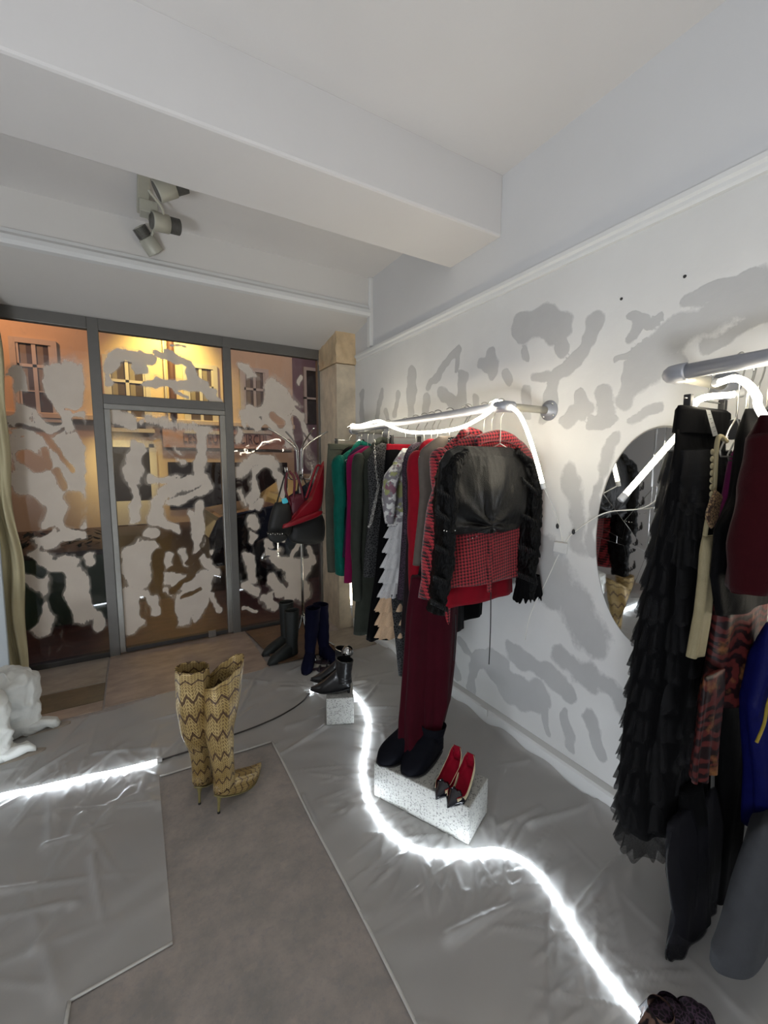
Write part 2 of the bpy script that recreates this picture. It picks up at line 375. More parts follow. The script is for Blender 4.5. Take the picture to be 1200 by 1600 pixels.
# right wall, below the picture rail: plaster with putty strokes
def wpts(l): return [tuple(onX(u, v)[1:]) for u, v in l]
WS = [([(815, 512), (850, 497), (872, 515)], 24, 1), ([(872, 515), (880, 550)], 9, 1), ([(930, 500), (922, 525)], 20, 1), ([(922, 530), (905, 562), (868, 590), (852, 645)], 17, 1),
      ([(714, 548), (693, 568), (672, 604)], 9, 1), ([(712, 550), (714, 580)], 7, 1), ([(765, 556), (772, 575)], 14, 1), ([(748, 565), (768, 572)], 9, 1), ([(643, 580), (643, 645)], 12, 1),
      ([(565, 615), (566, 655)], 8, 1), ([(597, 612), (590, 650)], 8, 1), ([(622, 618), (618, 650)], 8, .9), ([(603, 640), (606, 660)], 7, .9), ([(668, 622), (664, 650)], 8, .9), ([(690, 610), (720, 640)], 10, .8),
      ([(725, 590), (722, 625)], 12, .9), ([(745, 620), (748, 640)], 9, .9), ([(793, 585), (796, 600)], 9, .9), ([(823, 605), (822, 650)], 9, .9), ([(842, 585), (860, 590)], 12, .8), ([(820, 558), (818, 545)], 9, 1),
      ([(985, 500), (1010, 512), (1030, 500)], 9, 1), ([(990, 520), (1000, 505)], 13, 1), ([(995, 570), (985, 600)], 15, 1), ([(1003, 560), (980, 595)], 12, 1), ([(1010, 562), (1060, 520), (1130, 478), (1185, 462)], 30, .78),
      ([(1080, 460), (1150, 445), (1200, 450)], 14, .9), ([(965, 560), (1010, 535)], 6, .9), ([(938, 612), (945, 640)], 15, .95), ([(925, 658), (950, 656)], 11, 1), ([(908, 610), (905, 655)], 9, .9), ([(975, 620), (1050, 560)], 20, .75), ([(1110, 540), (1200, 490)], 18, .8),
      ([(880, 660), (915, 640)], 14, .8), ([(960, 690), (930, 760), (925, 860)], 14, .7), ([(1030, 640), (980, 660)], 12, .7), ([(890, 740), (900, 800), (905, 850)], 22, .68), ([(870, 900), (905, 950), (925, 990)], 42, .7), ([(850, 860), (860, 925)], 30, .72), ([(960, 930), (985, 960), (1000, 985)], 20, .85),
      ([(722, 1005), (730, 1018)], 9, 1), ([(708, 1045), (712, 1055)], 11, .9), ([(745, 1030), (735, 1078)], 10, 1), ([(745, 1028), (785, 1035)], 13, 1), ([(775, 1045), (800, 1075), (838, 1090)], 26, 1), ([(800, 1020), (850, 1050), (885, 1080)], 18, .85), ([(880, 1030), (920, 1060)], 24, .72), ([(853, 1110), (855, 1145)], 8, 1), ([(885, 1120), (890, 1165)], 10, .8),
      ([(905, 1040), (960, 1080), (985, 1130)], 22, .7), ([(925, 1120), (940, 1180)], 14, .8), ([(1150, 1240), (1195, 1270)], 16, .8), ([(1155, 1300), (1180, 1320)], 12, .7)]
strokes = []
for pts, wpx, st in WS:
    q = wpts(pts); u, v = pts[0]; sc = np.linalg.norm(onX(u, v+1)-onX(u, v)); strokes.append((q, wpx*sc*.98, st))
G, F = grid_mesh(YB, WY, 0.0, 2.43, .0125)
A = seg_field(warp(G, .012, 9), strokes); A += .16*np.clip(np.sin(G[:, 0]*3.1+np.sin(G[:, 1]*4))*np.sin(G[:, 1]*3.3+G[:, 0]), 0, 1)
V = np.column_stack([np.full(len(G), WX), G]); mesh('wall_right', V, F, M_WALL, attr=('putty', A)).__setitem__('kind', 'structure')
def st(o): o['kind'] = 'structure'; return o
st(box('wall_right_outer', WX+.002, WX+.12, YB, WY+.1, 0, 2.43, M_UP)); st(box('wall_right_upper', WX-.004, WX+.12, YB, WY+.1, 2.43, CZ, M_UP))
# picture rail: two small steps
sec = [(0, 2.402), (-.018, 2.402), (-.022, 2.412), (-.022, 2.426), (-.034, 2.434), (-.034, 2.452), (-.014, 2.462), (0, 2.47)]
rings = [[(WX+a, y, z) for a, z in sec] for y in (YB, 3.42)]
st(loft('trim_1', rings, M_TRIM, smooth=False))
# baseboard
sec = [(0, 0), (-.045, 0), (-.045, .078), (-.036, .088), (-.006, .094), (0, .094)]
st(loft('baseboard_right', [[(WX+a, y, z) for a, z in sec] for y in (YB, 3.47)], M_TRIM, smooth=False))
# other walls of the room
st(box('wall_left', XL-.1, XL, YB, WY+.1, 0, CZ, M_UP)); st(box('wall_back', XL-.1, WX+.1, YB-.1, YB, 0, CZ, M_UP))
st(box('ceiling', XL-.1, WX+.12, YB-.1, WY+.2, CZ, CZ+.1, M_CEIL))
st(box('ceiling_beam', XL, WX, 1.746, 2.165, 2.70, CZ+.01, M_CEIL, bev=.012))
# header above the shop front: face, sloping soffit, moulding
hy = 3.17
sec = [(hy, CZ+.01), (hy, 2.705), (3.83, 2.575), (WY+.2, 2.575), (WY+.2, CZ+.01)]
st(loft('wall_front_header', [[(x, y, z) for y, z in sec] for x in (XL, WX)], M_SOFFIT, smooth=False))
sec = [(hy, 2.79), (hy-.012, 2.785), (hy-.016, 2.765), (hy-.034, 2.745), (hy-.036, 2.72), (hy-.024, 2.70), (hy+.01, 2.695)]
st(loft('trim_2', [[(x, y, z) for y, z in sec] for x in (XL, WX-.03)], M_TRIM, smooth=False))
st(box('trim_3', WX-.035, WX, hy-.03, hy+.025, 2.47, CZ, M_TRIM, bev=.008))
# faint hair crack strip / old pipe stub at the ceiling
st(tube('trim_4', [(-.10, 1.22, CZ-.004), (-.13, 1.42, CZ-.004)], .006, M_UP, seg=6))
# stone pillar at the window: two dressed blocks and a rougher capital
pil = thing('stone_pillar', 'buff limestone pillar with rough capital beside the shop window', 'pillar', (1.655, 3.67, 0)); pil['kind'] = 'structure'
M_STONE = slab_mat('limestone', (206, 192, 168)); M_STONE2 = slab_mat('limestone_rough', (212, 186, 148))
def rough_block(name, x0, x1, y0, y1, z0, z1, m, amp, step=.03):
    parts = []
    def face(o, a, b, na, nb):
        o, a, b = map(np.array, (o, a, b)); v, f = [], []
        for i in range(na+1):
            for j in range(nb+1):
                p = o+a*i/na+b*j/nb; p = p.astype(float); v.append(tuple(p))
        for i in range(na):
            for j in range(nb): k = i*(nb+1)+j; f.append((k, k+nb+1, k+nb+2, k+1))
        return v, f
    dx, dy, dz = x1-x0, y1-y0, z1-z0; nx, ny, nz = [max(2, int(d/step)) for d in (dx, dy, dz)]
    parts = [face((x0, y0, z0), (dx, 0, 0), (0, 0, dz), nx, nz), face((x0, y1, z0), (0, -dy, 0), (0, 0, dz), ny, nz), face((x0, y0, z1), (dx, 0, 0), (0, dy, 0), nx, ny), face((x0, y0, z0), (dx, 0, 0), (0, dy, 0), nx, ny), face((x1, y0, z0), (0, dy, 0), (0, 0, dz), ny, nz)]
    v, f = join(parts); c = np.array([(x0+x1)/2, (y0+y1)/2, (z0+z1)/2]); out = []
    for p in v:
        n = noise.noise_vector(Vector(p)*14)*amp+noise.noise_vector(Vector(p)*40)*amp*.4; out.append((p[0]+n[0], p[1]+n[1], p[2]+n[2]*.3))
    return mesh(name, out, f, m, pil)
rough_block('stone_block', 1.566, WX+.01, 3.48, 3.9, 0, 1.04, M_STONE, .005); rough_block('stone_block', 1.564, WX+.01, 3.478, 3.9, 1.046, 2.38, M_STONE, .003)
rough_block('capital', 1.556, WX+.01, 3.462, 3.9, 2.386, 2.66, M_STONE2, .014, .02)
# floor
st(box('floor', XL-.1, WX+.1, YB-.1, WY+.15, -.1, 0, M_FLOOR))
fl_o = bpy.data.objects['floor']
M_SL = [slab_mat('slab_a', (158, 148, 134)), slab_mat('slab_b', (166, 146, 130)), slab_mat('slab_c', (130, 108, 84)), slab_mat('slab_brown', (112, 98, 74))]
def slab(x0, x1, y0, y1, k, z=.006): return box('floor_slab', x0, x1, y0, y1, -.02, z, M_SL[k], fl_o, bev=.003)
slab(XL, -.245, 3.42, WY, 0); slab(-.235, .80, 3.04, WY, 1, .007); slab(XL, -.245, 3.02, 3.14, 1)
slab(-.62, -.245, 3.15, 3.41, 3, .004); slab(XL, -.63, 3.15, 3.41, 0); slab(1.36, 1.74, 3.02, 3.46, 0)
mat_o = prism('floor_mat', [(.80, 3.84), (1.36, 3.84), (1.36, 3.06), (.87, 3.06)], .007, .016, slab_mat('coir_brown', (104, 78, 56)), None, .003)
tag(mat_o, 'thin brown mat under the coat stand by the shop window', 'mat')

# ------------------------------------------------------------------ LED tubes (paths first: the film gathers around them)
zt = .013
A_PATH = [(-1.7, 2.52, zt), (-1.1, 2.49, zt), fl(0, 1243, zt), fl(60, 1231, zt), fl(130, 1215, zt), fl(190, 1203, zt), fl(246, 1189, zt)]
B_PATH = [fl(483, 1080, zt), fl(505, 1071, zt), fl(540, 1074, zt), fl(562, 1092, zt), fl(575, 1120, zt), fl(572, 1160, zt), fl(567, 1195, zt), fl(570, 1228, zt), fl(582, 1262, zt), fl(606, 1295, zt), fl(645, 1322, zt), fl(690, 1331, zt), fl(735, 1330, zt+.006), fl(775, 1327, zt+.006), fl(808, 1338, zt), fl(840, 1362, zt), fl(872, 1405, zt), fl(900, 1452, zt), fl(930, 1498, zt), fl(965, 1545, zt), fl(1003, 1588, zt)]
# film with folds
G, F = grid_mesh(-1.75, WX-.048, -.6, 3.12, .0095)
poly = np.array([(.031, 2.196), (.573, 2.184), (.588, -2), (-.30, -2), (-.235, 1.345), (.027, 1.362)])
def inside(P, poly):
    c = np.zeros(len(P), bool); n = len(poly)
    for i in range(n):
        a, b = poly[i], poly[i-1]
        k = ((a[1] > P[:, 1]) != (b[1] > P[:, 1])) & (P[:, 0] < (b[0]-a[0])*(P[:, 1]-a[1])/(b[1]-a[1]+1e-12)+a[0]); c ^= k
    return c
H = np.zeros(len(G))
cr = []
def add_cr(p, ang, L, wd, h): cr.append((np.array(p[:2]), np.array([math.cos(ang), math.sin(ang)]), L, wd, h))
bp = np.array(spline([p[:2].tolist()+[0] for p in map(np.array, B_PATH)], 12))[:, :2]; ap = np.array(spline([tuple(p[:2])+(0,) for p in A_PATH], 14))[:, :2]
for path, cnt, hh in ((bp, 230, .017), (ap, 80, .014)):
    T = np.gradient(path, axis=0)
    for _ in range(cnt):
        i = rng.integers(0, len(path)); a = math.atan2(T[i][1], T[i][0])+rng.choice([-1, 1])*(math.pi/2+rng.normal(0, .5))
        add_cr(path[i]+rng.normal(0, .006, 2), a, rng.uniform(.06, .30)*(1.25 if rng.random() < .2 else 1), rng.uniform(.005, .011), 1.5*hh*rng.uniform(.4, 1.1))
for _ in range(120):
    add_cr((rng.uniform(-1.4, 1.6), rng.uniform(.2, 3.0)), rng.uniform(0, 6.28), rng.uniform(.2, .8), rng.uniform(.010, .022), rng.uniform(.006, .016))
for a, b, hh in [((880, 1440), (970, 1330), .03), ((1000, 1290), (960, 1370), .03), ((1035, 1345), (985, 1300), .035), ((820, 1290), (945, 1260), .014), ((850, 1260), (760, 1300), .012), ((690, 1480), (860, 1400), .016), ((830, 1190), (760, 1205), .01), ((165, 1260), (240, 1235), .01), ((60, 1330), (170, 1290), .012), ((150, 1330), (160, 1440), .012), ((45, 1500), (110, 1400), .012)]:
    p, q = fl(*a)[:2], fl(*b)[:2]; d = q-p; add_cr(p, math.atan2(d[1], d[0]), np.linalg.norm(d)*1.15, .016, hh*1.5)
for p, d, L, wd, h in cr:
    lo = np.minimum(p, p+d*L)-wd*4; hi = np.maximum(p, p+d*L)+wd*4; ix = np.where(((G > lo) & (G < hi)).all(1))[0]
    if not len(ix): continue
    R = G[ix]-p; t = R@d/L; s = R@np.array([-d[1], d[0]])-.03*np.sin(t*2.4+p[0]*9)*L
    H[ix] = np.maximum(H[ix], h*np.clip(1-np.abs(s)/(wd*(1.15-.7*np.clip(t, 0, 1))*1.6), 0, 1)**1.3*np.clip(t*14, 0, 1)*np.clip(1-t, 0, 1)**.7*(t > 0))
x, y = G[:, 0], G[:, 1]
broad = .0035*np.abs(np.sin(3.1*x+1.7*np.sin(2.3*y)+.6*np.sin(7*y)))+.003*np.abs(np.sin(4.3*y-2.1*np.sin(1.9*x)))+.0015*np.sin(17*x+9*np.sin(6*y))
dt = np.minimum(np.min(np.linalg.norm(G[:, None, :]-bp[None, ::6, :], axis=2), axis=1), 9)
H = H+broad+.003
wall_up = np.clip((x-(WX-.14))/.09, 0, 1)**2*.02*(1+.6*np.sin(y*21)+.5*np.sin(y*9+1)); H += np.clip(wall_up, 0, .05)
near_edge = np.clip((y-2.9)/.2, 0, 1); H *= (1-.6*near_edge)
for A0, B0, C0 in (((.868, 1.57), (1.066, 1.155), (1.245, 1.236)), ((.885, 2.167), (1.03, 2.103), (1.15, 2.38))):
    A0, B0, C0 = map(np.array, (A0, B0, C0)); fp = inside(G, np.array([A0, B0, C0, A0+C0-B0])); H[fp] = .002
dta = np.min(np.linalg.norm(G[:, None, :]-ap[None, ::5, :], axis=2), axis=1); dmin = np.minimum(dt, dta); H = H*(.45+.55*np.clip((dmin-.03)/.12, 0, 1)); H = np.where(dmin < .03, np.minimum(H, .004+.35*np.clip(dmin-.006, 0, 1)), H)
cen = G[F].mean(axis=1); keep = ~inside(cen, poly)
far = 3.02+.05*np.sin(3*cen[:, 0])+.02*np.sin(9*cen[:, 0])+np.clip(-cen[:, 0]*.0, 0, 1); keep &= cen[:, 1] < far
F2 = F[keep]; used = np.unique(F2); rm = -np.ones(len(G), int); rm[used] = np.arange(len(used))
film = mesh('plastic_sheet', np.column_stack([G, np.maximum(H, .002)])[used], rm[F2], M_FILM)
tag(film, 'crinkled translucent plastic dust sheet spread over the shop floor', 'plastic sheet')
M_EDGE = simple('folded_film', (190, 188, 182), .35)
for a, b in zip(poly[:-1], poly[1:]):
    L = max(2, int(np.linalg.norm(b-a)/.06)); pts = [(a[0]+(b[0]-a[0])*t+.002*math.sin(t*31), a[1]+(b[1]-a[1])*t, .006) for t in np.linspace(0, 1, L)]
    if a[1] < -1.9 and b[1] < -1.9: continue
    tube('folded_edge', pts, .0055, M_EDGE, film, seg=6, n=2, flat=.7)

def led(name, path, label, m, r=.0075, endc=True):
    t = thing(name, label, 'led tube', tuple(path[0]))
    tube('glowing_tube', path, r, m, t, seg=8, n=6)
    for p, q in ((path[0], path[1]), (path[-1], path[-2])):
        d = np.array(p, float)-np.array(q, float); d /= np.linalg.norm(d)
        if endc: tube('end_cap', [np.array(p)-d*.002, np.array(p)+d*.022], r*1.25, M_WHITEPL, t, seg=8)
    return t
led('led_tube', [tuple(p) for p in A_PATH], 'cold white light tube lying on the floor left of the gold boots', M_COLD, .0085)
led('led_tube', [tuple(p) for p in B_PATH], 'long cold white light tube winding across the floor past the terrazzo blocks', M_COLD, .0070)
cab = tube('floor_cable', [fl(252, 1187, .012), fl(300, 1172, .012), fl(345, 1155, .012), fl(400, 1135, .012), fl(440, 1117, .012), fl(470, 1098, .012), fl(484, 1083, .012)], .0042, simple('cable', (54, 50, 48), .6))
tag(cab, 'dark cable running on the floor between the two cold light tubes', 'cable')

# ------------------------------------------------------------------ shop front: frames, painted panes
Mg = glass_mat('washed_glass', True)
def wp(l): return [(onY(u, v, WY)[0], onY(u, v, WY)[2]) for u, v in l]
GS = [  # left pane
      ([(30, 585), (30, 640)], 20, 1), ([(15, 600), (40, 700)], 22, .8), ([(115, 585), (95, 640)], 28, 1), ([(88, 600), (105, 655), (120, 650)], 26, 1), ([(70, 640), (85, 680), (110, 730)], 20, 1), ([(20, 655), (50, 672), (90, 712), (108, 745)], 18, 1), ([(25, 700), (40, 740)], 20, .75),
      ([(32, 745), (40, 790)], 15, 1), ([(60, 745), (60, 800), (75, 845)], 16, 1), ([(75, 770), (120, 760)], 26, 1), ([(90, 745), (125, 720)], 16, .95), ([(85, 800), (125, 830)], 20, 1), ([(75, 840), (130, 838)], 9, 1), ([(120, 690), (130, 730)], 18, .9), ([(50, 840), (46, 860), (60, 885)], 12, 1),
      ([(65, 870), (92, 890)], 13, 1), ([(52, 905), (76, 925), (82, 960)], 14, 1), ([(75, 905), (85, 935)], 10, 1), ([(70, 965), (62, 985)], 13, 1), ([(108, 880), (105, 920), (125, 965)], 16, 1), ([(120, 900), (138, 960)], 14, 1), ([(140, 862), (142, 880)], 9, .9), ([(150, 962), (154, 980)], 9, 1), ([(100, 915), (98, 935)], 9, .9),
      # transom pane
      ([(166, 575), (178, 558), (185, 552)], 12, 1), ([(196, 552), (232, 562)], 12, 1), ([(215, 570), (225, 590), (245, 598)], 12, 1), ([(245, 552), (280, 560)], 8, 1), ([(262, 545), (296, 572)], 6, .9), ([(245, 596), (300, 602), (335, 612)], 9, 1), ([(295, 570), (300, 590), (320, 600)], 8, 1), ([(322, 608), (340, 625)], 10, 1), ([(270, 605), (292, 620)], 4, .8), ([(290, 540), (268, 535)], 4, .7), ([(168, 590), (172, 600)], 7, .9),
      # door pane
      ([(180, 650), (210, 660)], 14, .85), ([(230, 655), (300, 668), (330, 672)], 14, .62), ([(180, 690), (345, 700)], 18, .42), ([(215, 700), (208, 745)], 16, 1), ([(205, 755), (212, 770), (208, 850)], 7, 1), ([(240, 748), (300, 752)], 11, .9), ([(255, 770), (275, 760), (320, 750)], 13, .8), ([(318, 672), (312, 740)], 10, .95),
      ([(320, 745), (328, 762), (300, 775), (250, 790)], 8, .9), ([(248, 785), (245, 810)], 14, .95), ([(240, 815), (290, 830)], 9, 1), ([(212, 800), (215, 825), (240, 835)], 8, 1), ([(315, 790), (312, 860), (325, 885)], 9, .95), ([(300, 800), (305, 850)], 7, .8), ([(220, 860), (215, 905)], 20, 1), ([(205, 860), (202, 900)], 12, 1), ([(198, 930), (205, 985)], 13, 1), ([(215, 930), (212, 975)], 12, 1), ([(238, 850), (245, 960)], 7, 1), ([(230, 930), (240, 940)], 9, .9),
      ([(265, 870), (262, 885)], 8, .9), ([(265, 905), (300, 915), (320, 905)], 15, .95), ([(325, 880), (338, 895)], 8, 1), ([(312, 915), (300, 945), (285, 970)], 13, 1), ([(325, 900), (322, 935), (308, 965)], 8, 1), ([(332, 930), (342, 955)], 5, .9), ([(285, 860), (295, 880)], 7, .9), ([(270, 700), (285, 720)], 9, .8), ([(270, 935), (262, 925)], 6, .8), ([(333, 868), (335, 800)], 3, .9),
      # right pane
      ([(382, 572), (400, 595)], 9, 1), ([(395, 640), (420, 628), (440, 612)], 16, 1), ([(430, 610), (460, 650)], 22, 1), ([(425, 660), (455, 680)], 24, .9), ([(385, 645), (405, 665)], 11, 1), ([(455, 660), (475, 690)], 10, .9), ([(380, 655), (375, 690)], 9, .7), ([(465, 635), (475, 665), (490, 685)], 5, .9), ([(467, 600), (470, 590)], 4, .8),
      ([(372, 740), (400, 715), (430, 730)], 15, .72), ([(405, 735), (400, 770), (392, 780)], 12, .9), ([(420, 720), (430, 740)], 14, .8), ([(375, 770), (385, 790)], 8, .6), ([(392, 780), (396, 792)], 6, 1), ([(405, 790), (418, 775)], 8, 1), ([(395, 810), (398, 842)], 9, 1), ([(440, 745), (442, 770)], 9, 1), ([(390, 870), (396, 905)], 9, 1), ([(386, 915), (400, 925)], 9, 1),
      ([(420, 850), (432, 880)], 8, 1), ([(440, 880), (470, 888)], 14, .95), ([(470, 850), (455, 875)], 5, .9), ([(425, 905), (440, 925), (425, 935)], 10, .9), ([(460, 900), (475, 930)], 16, .9), ([(412, 935), (430, 950)], 9, .95), ([(380, 952), (402, 957)], 4, 1), ([(485, 860), (490, 880)], 6, .9), ([(440, 820), (445, 845)], 4, .8), ([(452, 905), (490, 870)], 6, .8), ([(480, 700), (500, 760)], 10, .5), ([(400, 880), (440, 860)], 6, .6)]
strokes = []
for pts, wpx, s_ in GS:
    u, v = pts[0]; sc = np.linalg.norm(onY(u, v+1, WY)-onY(u, v, WY)); strokes.append((wp(pts), wpx*sc*.84, s_))
for pts, wpx in (([(212, 862), (210, 895)], 17), ([(238, 862), (234, 902)], 11), ([(98, 722), (98, 788)], 24), ([(122, 780), (124, 815)], 14), ([(298, 925), (282, 955)], 13), ([(415, 632), (448, 640)], 20), ([(88, 585), (110, 640)], 18), ([(480, 885), (455, 930)], 11)):
    u, v = pts[0]; sc = np.linalg.norm(onY(u, v+1, WY)-onY(u, v, WY)); strokes.append((wp(pts), wpx*sc, 1.0))
scr = []
for _ in range(60):
    q = np.array((rng.uniform(-1.2, 1.5), rng.uniform(.1, 2.3))); a = rng.normal(-1.0, .6); L = rng.uniform(.05, .22); scr.append(([q, q+L*.5*np.array((math.cos(a), math.sin(a))), q+L*np.array((math.cos(a+.4), math.sin(a+.4)))], rng.uniform(.004, .014), rng.uniform(.3, .8)))
NEG = [([(35, 622), (60, 625), (82, 655)], 8), ([(28, 665), (60, 672), (95, 712), (112, 735)], 3), ([(48, 565), (55, 615)], 7), ([(40, 715), (56, 726)], 8), ([(38, 790), (50, 800), (42, 828)], 12), ([(112, 778), (122, 790), (114, 815)], 9), ([(146, 560), (150, 835)], 9), ([(10, 595), (12, 640)], 6),
       ([(86, 735), (100, 762)], 4), ([(58, 838), (76, 828)], 3), ([(90, 905), (84, 935), (100, 970)], 8), ([(108, 858), (150, 852)], 7), ([(38, 880), (60, 897)], 6), ([(156, 895), (160, 940)], 9), ([(56, 945), (48, 975)], 6), ([(120, 655), (135, 690)], 5), ([(70, 700), (75, 730)], 3), ([(30, 835), (45, 855)], 7),
       ([(246, 868), (244, 925)], 6), ([(268, 890), (302, 894)], 3), ([(222, 938), (226, 962)], 4), ([(288, 812), (294, 850)], 5), ([(330, 785), (335, 850)], 7), ([(296, 880), (318, 862)], 3), ([(212, 592), (236, 588)], 4), ([(270, 925), (300, 900)], 3), ([(235, 720), (250, 735)], 8), ([(215, 825), (200, 845)], 7), ([(262, 945), (268, 975)], 6), ([(285, 935), (312, 922)], 2.5),
       ([(400, 600), (402, 625)], 8), ([(428, 650), (440, 662)], 5), ([(415, 668), (440, 690)], 4), ([(462, 655), (470, 690)], 5), ([(382, 700), (430, 705)], 4), ([(415, 745), (430, 800)], 9), ([(405, 850), (412, 905)], 5)]
ngs = [(wp(p_), w_*np.linalg.norm(onY(p_[0][0], p_[0][1]+1, WY)-onY(p_[0][0], p_[0][1], WY))*1.25, 1.0) for p_, w_ in NEG]
def pane(x0, x1, z0, z1, parent):
    G, F = grid_mesh(x0, x1, z0, z1, .011); A = np.clip(seg_field(warp(G, .010, 11), strokes)-seg_field(warp(G, .006, 19), scr)-1.15*seg_field(warp(G, .005, 17), ngs), 0, 1)
    V = np.column_stack([G[:, 0], np.full(len(G), WY+.03), G[:, 1]])
    o = mesh('pane', V, F, Mg, parent, attr=('wash', A), smooth=False); return o
def fbox(name, x0, x1, z0, z1, parent, m=None, d0=0.0, d1=.06): return box(name, x0, x1, WY+d0, WY+d1, z0, z1, m or M_STEEL, parent, bev=.004)
M_DARKFR = simple('dark_frame', (64, 62, 60), .5, .4)
w1 = thing('window_1', 'left shop window pane smeared with white paint', 'window', (-.8, WY, 0)); w1['kind'] = 'structure'
fbox('frame', XL, -.235, 2.49, 2.58, w1); fbox('frame', -.235, -.165, .0, 2.58, w1); fbox('frame', XL, -.235, .0, .045, w1, M_DARKFR); pane(XL, -.235, .045, 2.49, w1)
w2 = thing('window_2', 'transom pane above the glass shop door', 'window', (.25, WY, 2)); w2['kind'] = 'structure'
fbox('frame', -.165, .70, 2.49, 2.58, w2); fbox('frame', -.165, .70, 1.965, 2.035, w2); pane(-.165, .70, 2.035, 2.49, w2)
d1 = thing('door_1', 'glass shop door smeared with white paint', 'door', (.25, WY, 0)); d1['kind'] = 'structure'
M_ALU = simple('aluminium', (150, 148, 142), .35, .8)
fbox('frame', -.165, .70, 1.925, 1.965, d1, M_ALU, -.004, .05); fbox('stile', -.165, -.125, .02, 1.925, d1, M_ALU, -.004, .05); fbox('stile', .655, .70, .02, 1.925, d1, M_ALU, -.004, .05); fbox('frame', -.125, .655, .015, .05, d1, M_DARKFR, 0, .05)
pane(-.125, .655, .05, 1.925, d1); box('door_stop_plate', .49, .55, WY-.006, WY, .01, .07, M_ALU, d1)
w3 = thing('window_3', 'right shop window pane smeared with white paint beside the pillar', 'window', (1.1, WY, 0)); w3['kind'] = 'structure'
fbox('frame', .70, 1.60, 2.49, 2.58, w3); fbox('frame', .70, .765, 0, 2.49, w3); fbox('frame', 1.545, 1.60, 0, 2.49, w3); fbox('frame', .765, 1.545, 0, .04, w3, M_DARKFR); pane(.765, 1.545, .04, 2.49, w3)

# ------------------------------------------------------------------ outside
M_FAC = plain_paint('facade_render', (206, 186, 152), 8); M_SHUT = plain_paint('facade_white_wood', (196, 190, 172)); M_DARKGL = glass_mat('dark_window_glass', False, .2); M_NIGHT = simple('dark_interior', (26, 20, 24), .8); M_PANE = simple('dim_window_pane', (84, 72, 58), .3); M_NET = simple('net_curtain', (132, 122, 100), .8)
st(box('street', -12, 14, WY+.05, 13.6, -.25, -.12, slab_mat('street_paving', (58, 40, 34))))
st(box('pavement', -12, 14, WY+.1, 5.4, -.15, -.02, slab_mat('pavement_stone', (104, 70, 58)), bev=.01))
FY = 13.5
def FP(u, v): p = onY(u, v, FY); return p[0], p[2]
bld = thing('apartment_building', 'cream rendered building across the street with lit ground floor', 'building', (1, FY, -.1))
xe = FP(457, 600)[0]
box('wall', -12, xe, FY, FY+.4, -.2, 7.5, M_FAC, bld)
def bwindow(u0, u1, vt, vb, lit=None):
    x0, z1 = FP(u0, vt); x1, z0 = FP(u1, vb); z0 = z1-1.75
    f = mesh('window', *join([box_vf(x0-.12, x0, FY-.07, FY+.01, z0, z1+.12), box_vf(x1, x1+.12, FY-.07, FY+.01, z0, z1+.12), box_vf(x0, x1, FY-.07, FY+.01, z1, z1+.12), box_vf(x0-.16, x1+.16, FY-.14, FY+.01, z0-.1, z0),
        box_vf((x0+x1)/2-.04, (x0+x1)/2+.04, FY-.05, FY, z0, z1), box_vf(x0, x1, FY-.05, FY, z1-.55, z1-.48), box_vf(x0, x1, FY-.045, FY, z0+.62, z0+.65), box_vf(x0, x0+.05, FY-.05, FY, z0, z1), box_vf(x1-.05, x1, FY-.05, FY, z0, z1)]), M_SHUT, bld, smooth=False)
    for a, b in ((x0+.05, (x0+x1)/2-.04), ((x0+x1)/2+.04, x1-.05)):
        for c, d in ((z0+.65, z1-.55), (z1-.48, z1), (z0, z0+.62)): box('pane', a, b, FY-.02, FY-.004, c, d, M_PANE, f)
        box('curtain', a+.02, a+.14, FY-.024, FY-.021, z0+.65, z1, M_NET, f)
for q in ((24, 84, 535, 600), (168, 228, 562, 620), (292, 334, 574, 625), (380, 414, 580, 630)): bwindow(*q)
x0, z0 = FP(250, 668)
box('ledge', -12, xe, FY-.16, FY, 2.66, 2.80, M_FAC, bld, bev=.02)
sg = box('sign_board', FP(255, 700)[0], xe-.1, FY-.10, FY, 2.02, 2.58, plain_paint('sign_pink', (176, 140, 122)), bld)
tc = bpy.data.curves.new('sign_text', 'FONT'); tc.body = 'LES MEUBLES CIRCUL'; tc.size = .40; tc.extrude = .008; tc.space_character = 1.08; tc.materials.append(simple('sign_paint', (84, 56, 52), .7))
to = bpy.data.objects.new('lettering', tc); COL.objects.link(to); bpy.context.view_layer.update()
tme = bpy.data.meshes.new_from_object(to.evaluated_get(bpy.context.evaluated_depsgraph_get())); bpy.data.objects.remove(to)
to = bpy.data.objects.new('lettering', tme); link(to, bld); xs, zs = FP(285, 690); to.location = (xs-1, FY-.115-FY, zs+.1-.02); to.rotation_euler = (math.pi/2, 0, 0); to.scale = (.60, 1, 1)
px0, _ = FP(259, 560); dp = tube('drainpipe', [(px0+.12, FY-.1, 7.4), (px0+.12, FY-.1, 2.7)], .09, simple('pipe_brown', (92, 60, 44), .6), bld, seg=10); tube('drainpipe', [(px0-.05, FY-.1, 7.4), (px0-.05, FY-.1, 2.7)], .03, M_SHUT, bld, seg=8)
